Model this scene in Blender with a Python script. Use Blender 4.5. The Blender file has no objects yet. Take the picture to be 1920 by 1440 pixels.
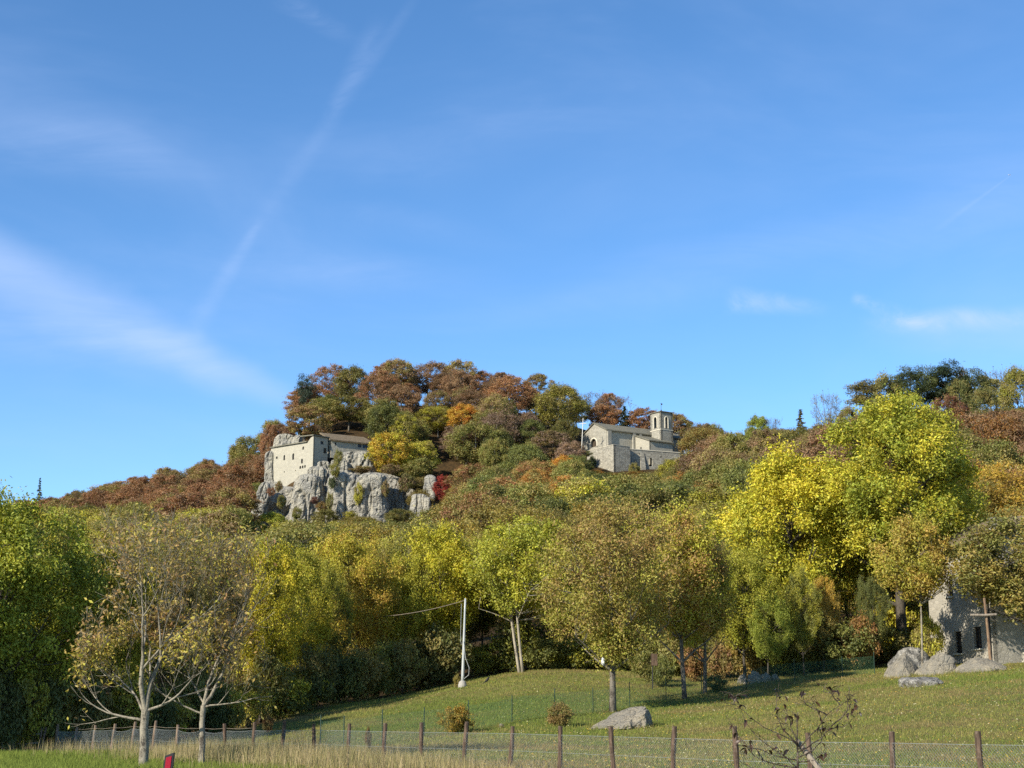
import bpy, bmesh, math, random
import numpy as np
from mathutils import Vector, Matrix, noise as mnoise
from mathutils.geometry import tessellate_polygon

SC = bpy.context.scene
COL = SC.collection
R = math.radians

# ------------------------------------------------------------------ camera
F = 2900.0                       # focal length in photograph pixels (1920 wide)
EYE = 1.5
PITCH = math.atan(630 / F)       # horizon sits at row 1350 of 1440
cam_d = bpy.data.cameras.new('camera')
cam = bpy.data.objects.new('camera', cam_d)
COL.objects.link(cam)
cam_d.sensor_width = 36.0
cam_d.lens = 36.0 * F / 1920.0
cam_d.clip_start = 0.1
cam_d.clip_end = 60000.0
cam.location = (0, 0, EYE)
cam.rotation_euler = (math.pi / 2 + PITCH, 0, 0)
SC.camera = cam

# ------------------------------------------------------------------ light
SUN_EL = R(29)
SUN_H = Vector((-0.72, -0.694, 0)).normalized()
SUN_V = SUN_H * math.cos(SUN_EL) + Vector((0, 0, math.sin(SUN_EL)))
sun_d = bpy.data.lights.new('sun', 'SUN')
sun_d.energy = 5.0
sun_d.angle = R(0.5)
sun_d.color = (1.0, 0.93, 0.80)
sun = bpy.data.objects.new('sun', sun_d)
COL.objects.link(sun)
sun.rotation_euler = SUN_V.to_track_quat('Z', 'Y').to_euler()

vs = SC.view_settings
vs.view_transform = 'Standard'
vs.look = 'None'
vs.exposure = 0.78
vs.gamma = 1.0
vs.use_curve_mapping = False
cy = SC.cycles
cy.max_bounces = 5
cy.diffuse_bounces = 2
cy.glossy_bounces = 2
cy.transmission_bounces = 3
cy.transparent_max_bounces = 8
cy.caustics_reflective = False
cy.caustics_refractive = False
cy.use_adaptive_sampling = True
cy.adaptive_threshold = 0.012
cy.use_denoising = False


# ------------------------------------------------------------------ node helpers
class NT:
    def __init__(s, tree):
        s.t = tree
        s.t.nodes.clear()

    def n(s, typ, **kw):
        nd = s.t.nodes.new(typ)
        for k, v in kw.items():
            setattr(nd, k, v)
        return nd

    def put(s, sock, v):
        if isinstance(v, bpy.types.NodeSocket):
            s.t.links.new(v, sock)
        else:
            if hasattr(sock, 'default_value'):
                dv = sock.default_value
                if hasattr(dv, '__len__') and not hasattr(v, '__len__'):
                    v = [v] * len(dv)
                if hasattr(dv, '__len__') and len(dv) == 4 and len(v) == 3:
                    v = tuple(v) + (1,)
                sock.default_value = v

    def m(s, op, a, b=0.0, c=None, clamp=False):
        nd = s.n('ShaderNodeMath', operation=op, use_clamp=clamp)
        s.put(nd.inputs[0], a)
        s.put(nd.inputs[1], b)
        if c is not None:
            s.put(nd.inputs[2], c)
        return nd.outputs[0]

    def mix(s, f, a, b, blend='MIX'):
        nd = s.n('ShaderNodeMix', data_type='RGBA', blend_type=blend)
        s.put(nd.inputs[0], f)
        s.put(nd.inputs[6], a)
        s.put(nd.inputs[7], b)
        return nd.outputs[2]

    def ss(s, v, lo, hi):
        nd = s.n('ShaderNodeMapRange', interpolation_type='SMOOTHSTEP')
        s.put(nd.inputs[0], v)
        s.put(nd.inputs[1], lo)
        s.put(nd.inputs[2], hi)
        return nd.outputs[0]

    def noise(s, vec, scale, detail=4, rough=0.6, dist=0.0):
        nd = s.n('ShaderNodeTexNoise')
        s.put(nd.inputs['Vector'], vec)
        nd.inputs['Scale'].default_value = scale
        nd.inputs['Detail'].default_value = detail
        nd.inputs['Roughness'].default_value = rough
        nd.inputs['Distortion'].default_value = dist
        return nd.outputs[0]

    def mapping(s, vec, scale=(1, 1, 1), rot=(0, 0, 0), loc=(0, 0, 0)):
        nd = s.n('ShaderNodeMapping')
        s.put(nd.inputs[0], vec)
        nd.inputs['Location'].default_value = loc
        nd.inputs['Rotation'].default_value = rot
        nd.inputs['Scale'].default_value = scale
        return nd.outputs[0]


# ------------------------------------------------------------------ pixel rays
CP, SP = math.cos(PITCH), math.sin(PITCH)


def ray(px, py):
    x = (px - 960) / F
    y = (720 - py) / F
    return Vector((x, CP - y * SP, SP + y * CP))


def P(px, py, d):
    r = ray(px, py)
    return Vector((0, 0, EYE)) + r * (d / r.y)


def proj(x, y, z):
    z = z - EYE
    dep = y * CP + z * SP
    up = -y * SP + z * CP
    return 960 + F * x / dep, 720 - F * up / dep


# ------------------------------------------------------------------ sky
def build_world():
    w = bpy.data.worlds.new('World')
    SC.world = w
    w.use_nodes = True
    t = NT(w.node_tree)
    sky = t.n('ShaderNodeTexSky', sky_type='NISHITA')
    sky.sun_disc = False
    sky.sun_elevation = SUN_EL
    sky.sun_rotation = math.atan2(SUN_H.x, SUN_H.y)
    sky.altitude = 1000
    sky.air_density = 0.8
    sky.dust_density = 0.0
    sky.ozone_density = 3.0
    hsv = t.n('ShaderNodeHueSaturation')
    hsv.inputs['Hue'].default_value = 0.498
    hsv.inputs['Saturation'].default_value = 1.15
    hsv.inputs['Value'].default_value = 1.0
    t.put(hsv.inputs['Color'], sky.outputs[0])
    geo = t.n('ShaderNodeTexCoord')
    sep = t.n('ShaderNodeSeparateXYZ')
    t.put(sep.inputs[0], geo.outputs['Generated'])
    # azimuth and elevation of the viewing direction; cloud streaks lie at fixed places in the sky ahead
    yc = t.m('MAXIMUM', sep.outputs[1], 0.05)
    u = t.m('DIVIDE', sep.outputs[0], yc)
    v = t.m('DIVIDE', sep.outputs[2], yc)
    ahead = t.ss(sep.outputs[1], 0.1, 0.4)
    cmb = t.n('ShaderNodeCombineXYZ')
    t.put(cmb.inputs[0], u)
    t.put(cmb.inputs[1], v)
    pl = cmb.outputs[0]
    fine = t.noise(t.mapping(pl, (1.0, 1.5, 1)), 18.0, 8, 0.68, 1.2)
    streak = t.noise(t.mapping(pl, (4.0, 20.0, 1), (0, 0, R(28))), 1.0, 8, 0.64, 0.6)
    wob = t.noise(pl, 14.0, 3, 0.5)

    def q(px, py):
        r = ray(px, py)
        return r.x / r.y, r.z / r.y

    def band(p0, p1, w0, w1, amp, nz, soft0=0.25, soft1=0.25, lo=0.3, hi=0.75):
        w0, w1 = w0 / F, w1 / F
        a, b = q(*p0), q(*p1)
        dx, dy = b[0] - a[0], b[1] - a[1]
        L = math.hypot(dx, dy)
        ex, ey = dx / L, dy / L
        ru = t.m('SUBTRACT', u, a[0])
        rv = t.m('SUBTRACT', v, a[1])
        al = t.m('DIVIDE', t.m('ADD', t.m('MULTIPLY', ru, ex), t.m('MULTIPLY', rv, ey)), L)
        ac = t.m('ADD', t.m('MULTIPLY', ru, -ey), t.m('MULTIPLY', rv, ex))
        ac = t.m('ADD', ac, t.m('MULTIPLY', t.m('SUBTRACT', wob, 0.5), 0.5 * (w0 + w1) * 0.9))
        wd = t.m('MULTIPLY_ADD', al, w1 - w0, w0)
        dd = t.m('DIVIDE', t.m('ABSOLUTE', ac), t.m('MAXIMUM', wd, 0.0004))
        prof = t.ss(dd, 1.0, 0.0)
        e0 = t.ss(al, -soft0, soft0 * 0.6)
        e1 = t.ss(al, 1.0 + soft1, 1.0 - soft1)
        o = t.m('MULTIPLY', prof, t.m('MULTIPLY', e0, e1))
        o = t.m('MULTIPLY', o, t.ss(nz, lo, hi))
        return t.m('MULTIPLY', o, amp)

    bands = [
        band((-260, 385), (520, 745), 130, 44, 0.55, streak, 0.1, 0.2, -0.15, 0.75),
        band((-200, 560), (420, 700), 130, 60, 0.28, streak, 0.3, 0.3, 0.1, 0.8),
        band((-200, 80), (520, 420), 150, 90, 0.15, streak, 0.2, 0.4, 0.15, 0.85),
        band((-200, 250), (300, 300), 110, 70, 0.18, streak, 0.2, 0.4, 0.15, 0.85),
        band((755, 30), (452, 466), 20, 36, 0.11, fine, 0.15, 0.10, 0.05, 0.9),
        band((700, 60), (620, 210), 34, 26, 0.14, fine, 0.3, 0.3, 0.25, 0.75),
        band((480, 425), (340, 650), 14, 44, 0.17, fine, 0.12, 0.35, 0.0, 0.85),
        band((1375, 566), (1510, 578), 40, 26, 0.60, fine, 0.2, 0.5, 0.30, 0.80),
        band((1605, 560), (1730, 606), 22, 30, 0.60, fine, 0.1, 0.5, 0.25, 0.75),
        band((1660, 604), (2250, 585), 30, 50, 0.55, fine, 0.10, 0.2, 0.15, 0.75),
        band((1700, 625), (2150, 640), 50, 70, 0.30, streak, 0.3, 0.3, 0.1, 0.8),
        band((1250, 520), (2100, 330), 90, 130, 0.20, streak, 0.3, 0.3, 0.2, 0.85),
        band((650, 300), (1250, 180), 110, 110, 0.16, streak, 0.3, 0.4, 0.2, 0.85),
        band((900, 600), (1300, 540), 50, 60, 0.16, streak, 0.4, 0.4, 0.2, 0.85),
        band((350, 480), (800, 520), 60, 60, 0.20, streak, 0.4, 0.4, 0.2, 0.85),
        band((540, 0), (640, 60), 40, 30, 0.20, fine, 0.4, 0.5, 0.25, 0.8),
        band((1893, 330), (1770, 420), 2, 10, 0.08, fine, 0.02, 0.35, 0.1, 0.5),
        band((650, 400), (900, 450), 60, 50, 0.14, streak, 0.4, 0.5, 0.2, 0.8),
        band((1200, 480), (1420, 470), 50, 60, 0.12, streak, 0.4, 0.5, 0.2, 0.8),
    ]
    tot = bands[0]
    for b in bands[1:]:
        tot = t.m('ADD', tot, b)
    tot = t.m('MULTIPLY', tot, ahead)
    veil = t.m('MULTIPLY', t.ss(t.noise(t.mapping(geo.outputs['Generated'], (1.5, 1.5, 5)), 2.0, 5, 0.6, 0.5), 0.35, 0.85), 0.20)
    tot = t.m('ADD', tot, veil)
    up = t.ss(sep.outputs[2], 0.03, 0.10)
    tot = t.m('MULTIPLY', t.m('MINIMUM', tot, 0.9), up)
    cloudc = (2.75, 3.5, 5.2, 1)
    colr = t.mix(t.m('MULTIPLY', tot, 0.9), hsv.outputs[0], cloudc)
    bg = t.n('ShaderNodeBackground')
    t.put(bg.inputs[0], colr)
    bg.inputs[1].default_value = 0.132
    out = t.n('ShaderNodeOutputWorld')
    t.put(out.inputs[0], bg.outputs[0])


build_world()


# ------------------------------------------------------------------ object helpers
def mat(name):
    m = bpy.data.materials.new(name)
    m.use_nodes = True
    return m, NT(m.node_tree)


def link(name, data, parent=None, loc=None, rz=0.0):
    o = bpy.data.objects.new(name, data)
    COL.objects.link(o)
    if parent is not None:
        o.parent = parent
    if loc is not None:
        o.location = loc
    if rz:
        o.rotation_euler[2] = rz
    return o


def tag(o, label=None, cat=None, group=None, kind=None):
    if label:
        o['label'] = label
    if cat:
        o['category'] = cat
    if group:
        o['group'] = group
    if kind:
        o['kind'] = kind
    return o


def thing(name, label, cat, loc=(0, 0, 0), rz=0.0, group=None):
    o = link(name, None, None, loc, rz)
    o.empty_display_size = 0.3
    return tag(o, label, cat, group, 'thing')


def np_mesh(name, verts, faces, mats=(), fmat=None, attrs=None, smooth=False):
    """verts (n,3), faces: list of arrays (m,k)"""
    me = bpy.data.meshes.new(name)
    verts = np.asarray(verts, dtype=np.float32)
    faces = [np.asarray(f, dtype=np.int32) for f in faces if len(f)]
    me.vertices.add(len(verts))
    me.vertices.foreach_set('co', verts.ravel())
    nl = sum(f.size for f in faces)
    nf = sum(len(f) for f in faces)
    me.loops.add(nl)
    me.loops.foreach_set('vertex_index', np.concatenate([f.ravel() for f in faces]))
    tot = np.concatenate([np.full(len(f), f.shape[1], dtype=np.int32) for f in faces])
    st = np.concatenate([[0], np.cumsum(tot)[:-1]]).astype(np.int32)
    me.polygons.add(nf)
    me.polygons.foreach_set('loop_start', st)
    me.polygons.foreach_set('loop_total', tot)
    for m in mats:
        me.materials.append(m)
    if fmat is not None:
        me.polygons.foreach_set('material_index', np.asarray(fmat, dtype=np.int32))
    if attrs:
        for an, av in attrs.items():
            a = me.attributes.new(an, 'FLOAT_COLOR', 'POINT')
            av = np.asarray(av, dtype=np.float32)
            if av.shape[1] == 3:
                av = np.concatenate([av, np.ones((len(av), 1), np.float32)], 1)
            a.data.foreach_set('color', av.ravel())
    me.polygons.foreach_set('use_smooth', np.full(nf, smooth, dtype=bool))
    me.update()
    me.validate()
    return me


class MB:
    """collects boxes, tubes and prisms into one mesh"""

    def __init__(s):
        s.v, s.q, s.t, s.n = [], [], [], 0

    def add(s, v, quads=(), tris=()):
        v = np.asarray(v, dtype=np.float64).reshape(-1, 3)
        if len(quads):
            s.q.append(np.asarray(quads, dtype=np.int64) + s.n)
        if len(tris):
            s.t.append(np.asarray(tris, dtype=np.int64) + s.n)
        s.v.append(v)
        s.n += len(v)

    def tube(s, pts, rad, k=6, cap=True):
        pts = np.asarray(pts, dtype=np.float64)
        n = len(pts)
        rad = np.broadcast_to(np.asarray(rad, dtype=np.float64), (n,))
        tg = np.gradient(pts, axis=0)
        tg /= np.linalg.norm(tg, axis=1)[:, None] + 1e-9
        ref = np.array([0.31, 0.95, 0.05]) if abs(tg[0][2]) > 0.7 else np.array([0, 0, 1.0])
        a = np.cross(tg, ref)
        a /= np.linalg.norm(a, axis=1)[:, None] + 1e-9
        b = np.cross(tg, a)
        ang = np.arange(k) * 2 * math.pi / k
        ring = (a[:, None, :] * np.cos(ang)[None, :, None] + b[:, None, :] * np.sin(ang)[None, :, None])
        v = pts[:, None, :] + ring * rad[:, None, None]
        v = v.reshape(-1, 3)
        i = np.arange(n - 1)[:, None] * k
        j = np.arange(k)[None, :]
        j2 = (j + 1) % k
        q = np.stack([i + j, i + k + j, i + k + j2, i + j2], -1).reshape(-1, 4)
        tr = []
        if cap:
            v = np.concatenate([v, pts[:1], pts[-1:]])
            c0, c1 = n * k, n * k + 1
            for jj in range(k):
                tr.append((c0, jj, (jj + 1) % k))
                tr.append((c1, (n - 1) * k + (jj + 1) % k, (n - 1) * k + jj))
        s.add(v, q, tr)

    def box(s, c, sx, sy, sz, ax=None, ay=None, az=None):
        """c = centre; s* = full sizes; a* = unit axes"""
        ax = np.array(ax if ax is not None else (1, 0, 0), float)
        ay = np.array(ay if ay is not None else (0, 1, 0), float)
        az = np.array(az if az is not None else (0, 0, 1), float)
        c = np.array(c, float)
        v = []
        for k in (-.5, .5):
            for j in (-.5, .5):
                for i in (-.5, .5):
                    v.append(c + ax * sx * i + ay * sy * j + az * sz * k)
        s.add(v, [(0, 2, 3, 1), (4, 5, 7, 6), (0, 1, 5, 4), (2, 6, 7, 3), (0, 4, 6, 2), (1, 3, 7, 5)])

    def slab(s, corners, th, nrm=(0, 0, 1)):
        """four corners (top face) thickened downward along nrm"""
        c = [np.array(p, float) for p in corners]
        nn = np.array(nrm, float) * th
        v = c + [p - nn for p in c]
        k = len(c)
        qs = [(i, (i + 1) % k, (i + 1) % k + k, i + k) for i in range(k)]
        if k == 4:
            qs += [(3, 2, 1, 0), (4, 5, 6, 7)]
            s.add(v, qs)
        else:
            tr = [(0, i + 1, i) for i in range(1, k - 1)] + [(k, k + i, k + i + 1) for i in range(1, k - 1)]
            s.add(v, qs, tr)

    def mesh(s, name, m, smooth=False, attrs=None):
        v = np.concatenate(s.v)
        fs = []
        if s.q:
            fs.append(np.concatenate(s.q))
        if s.t:
            fs.append(np.concatenate(s.t))
        return np_mesh(name, v, fs, [m] if m else [], None, attrs, smooth)

    def obj(s, name, m, parent=None, smooth=False):
        return link(name, s.mesh(name, m, smooth), parent)


# numpy value noise
def vnoise(x, y, seed=0):
    x = np.asarray(x, float)
    y = np.asarray(y, float)
    xi = np.floor(x).astype(np.int64)
    yi = np.floor(y).astype(np.int64)
    fx, fy = x - xi, y - yi
    fx = fx * fx * (3 - 2 * fx)
    fy = fy * fy * (3 - 2 * fy)

    def h(a, b):
        n = (a * 374761393 + b * 668265263 + seed * 1442695041) & 0x7fffffff
        n = ((n ^ (n >> 13)) * 1274126177) & 0x7fffffff
        return ((n ^ (n >> 16)) & 0xffff) / 65535.0
    return ((h(xi, yi) * (1 - fx) + h(xi + 1, yi) * fx) * (1 - fy) +
            (h(xi, yi + 1) * (1 - fx) + h(xi + 1, yi + 1) * fx) * fy)


# ------------------------------------------------------------------ terrain
NEAR_D = [3, 20, 35, 50, 62, 75, 87, 100]
FAR_D = [115, 140, 180, 230, 300, 370, 425, 440, 470, 520, 580, 680, 900, 1400]
TAB = {
    -900: ([0, 0, 0, 0, 0, 0, 0, 0], [1340, 1325, 1300, 1275, 1240, 1205, 1180, 1172, 1155, 1130, 1110, 1110, 1150, 1230]),
    -200: ([0, 0, 0, 0, 0, 0, .1, .3], [1335, 1315, 1280, 1240, 1190, 1140, 1105, 1095, 1080, 1055, 1045, 1080, 1150, 1230]),
    100: ([0, 0, 0, 0, 0, .05, .15, .4], [1332, 1310, 1270, 1225, 1165, 1115, 1075, 1065, 1045, 1010, 1000, 1040, 1130, 1230]),
    250: ([0, 0, 0, 0, .05, .1, .3, .6], [1330, 1305, 1262, 1212, 1150, 1100, 1055, 1045, 1020, 980, 965, 1005, 1100, 1220]),
    420: ([0, 0, 0, .05, .1, .25, .6, 1.0], [1325, 1295, 1250, 1198, 1130, 1080, 1035, 1022, 990, 940, 925, 970, 1080, 1210]),
    490: ([0, 0, 0, .05, .13, .35, .8, 1.35], [1320, 1290, 1243, 1190, 1120, 1070, 1020, 1005, 955, 890, 890, 935, 1060, 1200]),
    545: ([0, 0, 0, .07, .2, .45, 1.0, 1.7], [1318, 1287, 1240, 1185, 1115, 1065, 1012, 905, 855, 825, 850, 925, 1055, 1200]),
    620: ([0, 0, 0, .1, .25, .6, 1.3, 2.1], [1316, 1283, 1235, 1180, 1110, 1060, 1008, 893, 828, 768, 800, 915, 1050, 1200]),
    740: ([0, 0, 0, .15, .35, .8, 1.6, 2.7], [1308, 1276, 1228, 1170, 1098, 1046, 995, 905, 842, 757, 785, 905, 1040, 1200]),
    800: ([0, 0, 0, .18, .4, .9, 1.8, 3.0], [1298, 1267, 1220, 1162, 1090, 1036, 975, 945, 852, 757, 785, 905, 1040, 1200]),
    870: ([0, 0, 0, .2, .45, 1.0, 2.0, 3.3], [1284, 1257, 1212, 1152, 1080, 1020, 955, 935, 862, 760, 785, 905, 1040, 1200]),
    1000: ([0, 0, 0, .2, .5, 1.05, 2.1, 3.85], [1264, 1243, 1200, 1140, 1065, 995, 930, 910, 862, 780, 802, 915, 1050, 1200]),
    1150: ([0, 0, 0, .2, .5, 1.0, 1.85, 3.5], [1268, 1247, 1203, 1145, 1065, 985, 925, 907, 875, 820, 840, 930, 1060, 1200]),
    1300: ([0, 0, 0, .25, .6, 1.3, 2.3, 3.3], [1275, 1245, 1200, 1140, 1055, 972, 915, 900, 880, 872, 900, 980, 1090, 1200]),
    1450: ([0, 0, 0, .3, .8, 1.7, 2.7, 3.5], [1268, 1238, 1188, 1120, 1025, 945, 895, 885, 873, 885, 920, 1000, 1100, 1200]),
    1600: ([0, 0, .05, .35, 1.0, 2.0, 3.1, 4.1], [1248, 1205, 1130, 1045, 945, 868, 862, 862, 885, 920, 960, 1020, 1110, 1200]),
    1750: ([0, 0, .05, .4, 1.2, 2.4, 3.6, 4.5], [1240, 1190, 1110, 1025, 925, 842, 848, 858, 885, 910, 950, 1020, 1110, 1200]),
    1900: ([0, 0, .05, .4, 1.3, 2.7, 3.9, 4.8], [1230, 1175, 1090, 1000, 905, 830, 836, 845, 872, 900, 950, 1020, 1110, 1200]),
    2300: ([0, 0, .1, .5, 1.5, 3.0, 4.2, 5.1], [1220, 1160, 1070, 975, 885, 815, 822, 832, 860, 890, 940, 1020, 1110, 1200]),
    3000: ([0, 0, .1, .5, 1.5, 3.0, 4.2, 5.1], [1220, 1160, 1070, 975, 885, 815, 822, 832, 860, 890, 940, 1020, 1110, 1200]),
}
cols = sorted(TAB)
DN = np.array(NEAR_D + FAR_D, float)
CU = np.array([(c - 960) / F for c in cols])
ZT = np.array([TAB[c][0] + [EYE + (1350 - py) / F * d for py, d in zip(TAB[c][1], FAR_D)] for c in cols])
NU, ND = 520, 620
gu = np.linspace(-0.66, 0.72, NU)
gd = np.exp(np.linspace(math.log(3.0), math.log(1390.0), ND))
tmp = np.array([np.interp(np.log(gd), np.log(DN), ZT[i]) for i in range(len(cols))])
GZ = np.array([np.interp(gu, CU, tmp[:, j]) for j in range(ND)]).T     # (NU, ND)


def smooth1(a, ax, n):
    for _ in range(n):
        p = np.concatenate([np.take(a, [0], ax), a, np.take(a, [-1], ax)], ax)
        m = a.shape[ax]
        a = 0.25 * np.take(p, range(0, m), ax) + 0.5 * np.take(p, range(1, m + 1), ax) + 0.25 * np.take(p, range(2, m + 2), ax)
    return a


near_s = smooth1(smooth1(GZ, 0, 60), 1, 24)
far_s = smooth1(smooth1(GZ, 0, 24), 1, 2)
wfar = np.clip((gd - 200) / 120, 0, 1)[None, :]
GZ = near_s * (1 - wfar) + far_s * wfar
uu, dd_ = np.meshgrid(gu, gd, indexing='ij')
XX, YY = uu * dd_, dd_
rough = np.clip((YY - 40) / 60, 0, 1)
GZ = GZ + (vnoise(XX * 0.12, YY * 0.12, 3) - .5) * 0.35 * rough + (vnoise(XX * 0.4, YY * 0.4, 4) - .5) * 0.10 * rough
GZ += np.clip((YY - 140) / 100, 0, 1) * ((vnoise(XX * 0.035, YY * 0.035, 5) - .5) * 3.0)


def H(x, y):
    x = np.asarray(x, float)
    y = np.asarray(y, float)
    u = np.clip((x / np.maximum(y, 3.0) - gu[0]) / (gu[1] - gu[0]), 0, NU - 1.001)
    v = np.clip((np.log(np.maximum(y, 3.0)) - math.log(gd[0])) / (math.log(gd[1]) - math.log(gd[0])), 0, ND - 1.001)
    i, j = u.astype(int), v.astype(int)
    a, b = u - i, v - j
    return (GZ[i, j] * (1 - a) * (1 - b) + GZ[i + 1, j] * a * (1 - b) + GZ[i, j + 1] * (1 - a) * b + GZ[i + 1, j + 1] * a * b)


def G(px, d):
    """ground point under the photo column px at distance d"""
    z = EYE
    x = 0.0
    for _ in range(3):
        dep = d * CP + (z - EYE) * SP
        x = (px - 960) / F * dep
        z = float(H(x, d))
    return Vector((x, d, z))


EDGE_PX = [-900, 0, 120, 200, 300, 420, 560, 700, 870, 1000, 1150, 1300, 1450, 1600, 1700, 1900, 3000]
EDGE_D = [68, 72, 76, 78, 81, 87, 99, 110, 119, 121, 121, 112, 110, 108, 116, 122, 122]


def edge(px):
    return np.interp(px, EDGE_PX, EDGE_D)


# ------------------------------------------------------------------ materials
def m_leaf():
    m, t = mat('leaf')
    oi = t.n('ShaderNodeObjectInfo')
    at = t.n('ShaderNodeAttribute', attribute_name='tint')
    a2 = t.n('ShaderNodeAttribute', attribute_name='second_colour')
    a2.attribute_type = 'OBJECT'
    sp = t.n('ShaderNodeSeparateColor')
    t.put(sp.inputs[0], at.outputs['Color'])
    c = t.mix(t.ss(sp.outputs[1], 0.15, 0.85), oi.outputs['Color'], a2.outputs['Color'])
    hs = t.n('ShaderNodeHueSaturation')
    t.put(hs.inputs['Color'], c)
    t.put(hs.inputs['Hue'], t.m('MULTIPLY_ADD', sp.outputs[2], 0.035, 0.4825))
    t.put(hs.inputs['Value'], t.m('MULTIPLY_ADD', sp.outputs[0], 0.72, 0.72))
    hs.inputs['Saturation'].default_value = 1.0
    b = t.n('ShaderNodeBsdfPrincipled')
    t.put(b.inputs['Base Color'], hs.outputs[0])
    b.inputs['Roughness'].default_value = 0.5
    b.inputs['Specular IOR Level'].default_value = 0.28
    tr = t.n('ShaderNodeBsdfTranslucent')
    t.put(tr.inputs[0], t.mix(1.0, hs.outputs[0], (1.0, 0.92, 0.45, 1), 'MULTIPLY'))
    mx = t.n('ShaderNodeMixShader')
    mx.inputs[0].default_value = 0.36
    t.put(mx.inputs[1], b.outputs[0])
    t.put(mx.inputs[2], tr.outputs[0])
    o = t.n('ShaderNodeOutputMaterial')
    t.put(o.inputs[0], mx.outputs[0])
    return m


def pbr(name, colour, rough=0.8, bump=None, bstr=0.3, bdist=0.05, spec=0.25, metal=0.0):
    """colour(t, coords) -> socket/colour ; bump(t, coords) -> height socket"""
    m, t = mat(name)
    tc = t.n('ShaderNodeTexCoord')
    b = t.n('ShaderNodeBsdfPrincipled')
    c = colour(t, tc) if callable(colour) else colour
    t.put(b.inputs['Base Color'], c)
    t.put(b.inputs['Roughness'], rough)
    b.inputs['Specular IOR Level'].default_value = spec
    b.inputs['Metallic'].default_value = metal
    if bump:
        bp = t.n('ShaderNodeBump')
        bp.inputs['Strength'].default_value = bstr
        bp.inputs['Distance'].default_value = bdist
        t.put(bp.inputs['Height'], bump(t, tc))
        t.put(b.inputs['Normal'], bp.outputs[0])
    o = t.n('ShaderNodeOutputMaterial')
    t.put(o.inputs[0], b.outputs[0])
    return m


def bark_mat(name, dark, light, lo=0.4, hi=0.62, sc=3.0):
    def c(t, tc):
        n = t.noise(t.mapping(tc.outputs['Object'], (1, 1, 0.45)), sc, 5, 0.65)
        n2 = t.noise(tc.outputs['Object'], sc * 5, 3, 0.6)
        f = t.ss(t.m('MULTIPLY_ADD', n2, 0.35, t.m('MULTIPLY', n, 0.75)), lo, hi)
        return t.mix(f, dark, light)
    return pbr(name, c, 0.85, lambda t, tc: t.noise(t.mapping(tc.outputs['Object'], (1, 1, 0.25)), sc * 6, 4), 0.6, 0.03, 0.15)


M = {}
M['leaf'] = m_leaf()
M['bark'] = bark_mat('bark_dark', (0.022, 0.018, 0.014), (0.085, 0.072, 0.055))
M['bark_grey'] = bark_mat('bark_grey', (0.045, 0.038, 0.03), (0.16, 0.14, 0.11))
M['bark_pale'] = bark_mat('bark_pale', (0.045, 0.038, 0.030), (0.25, 0.22, 0.165), 0.40, 0.62, 4.0)
M['bark_white'] = bark_mat('bark_white', (0.06, 0.052, 0.042), (0.32, 0.28, 0.21), 0.38, 0.55, 3.0)


def ground_mat():
    m, t = mat('meadow_ground')
    tc = t.n('ShaderNodeTexCoord')
    p = tc.outputs['Object']
    at = t.n('ShaderNodeAttribute', attribute_name='cover')
    sp = t.n('ShaderNodeSeparateColor')
    t.put(sp.inputs[0], at.outputs['Color'])
    n1 = t.noise(p, 0.16, 4, 0.6)
    n2 = t.noise(p, 1.1, 5, 0.65)
    n3 = t.noise(p, 9.0, 4, 0.7)
    g = t.mix(t.ss(n1, 0.36, 0.62), (0.125, 0.135, 0.032, 1), (0.205, 0.175, 0.055, 1))
    g = t.mix(t.m('MULTIPLY', t.ss(n2, 0.44, 0.68), 0.85), g, (0.150, 0.108, 0.048, 1))
    g = t.mix(t.m('MULTIPLY', t.ss(n3, 0.45, 0.75), 0.55), g, (0.045, 0.066, 0.012, 1))
    lush = t.mix(t.ss(n2, 0.35, 0.7), (0.085, 0.145, 0.022, 1), (0.125, 0.160, 0.028, 1))
    g = t.mix(sp.outputs[1], g, lush)
    dry = t.mix(t.ss(n3, 0.3, 0.7), (0.15, 0.12, 0.055, 1), (0.24, 0.19, 0.09, 1))
    g = t.mix(sp.outputs[2], g, dry)
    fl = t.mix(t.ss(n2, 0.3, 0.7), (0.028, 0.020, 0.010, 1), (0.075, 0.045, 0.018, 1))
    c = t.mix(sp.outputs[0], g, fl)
    b = t.n('ShaderNodeBsdfPrincipled')
    t.put(b.inputs['Base Color'], c)
    b.inputs['Roughness'].default_value = 0.95
    b.inputs['Specular IOR Level'].default_value = 0.1
    bp = t.n('ShaderNodeBump')
    bp.inputs['Strength'].default_value = 0.9
    bp.inputs['Distance'].default_value = 0.12
    t.put(bp.inputs['Height'], t.m('ADD', t.noise(p, 5.0, 6, 0.75), t.m('MULTIPLY', n2, 0.8)))
    t.put(b.inputs['Normal'], bp.outputs[0])
    o = t.n('ShaderNodeOutputMaterial')
    t.put(o.inputs[0], b.outputs[0])
    return m


M['ground'] = ground_mat()


def rock_colour(base, dark, warm, sc=1.0):
    def c(t, tc):
        p = tc.outputs['Object']
        n = t.noise(p, 0.35 * sc, 6, 0.65)
        st = t.noise(t.mapping(p, (1.6, 1.6, 0.16)), 0.8 * sc, 5, 0.6, 0.4)
        hz = t.noise(t.mapping(p, (0.2, 0.2, 2.0)), 0.7 * sc, 4, 0.55, 0.3)
        f = t.noise(p, 4.0 * sc, 5, 0.7)
        k = t.mix(t.ss(n, 0.38, 0.66), base, warm)
        k = t.mix(t.m('MULTIPLY', t.ss(st, 0.52, 0.72), 0.65), k, dark)
        k = t.mix(t.m('MULTIPLY', t.ss(hz, 0.60, 0.72), 0.45), k, dark)
        return t.mix(t.m('MULTIPLY', t.ss(f, 0.5, 0.78), 0.45), k, dark)
    return c


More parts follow.
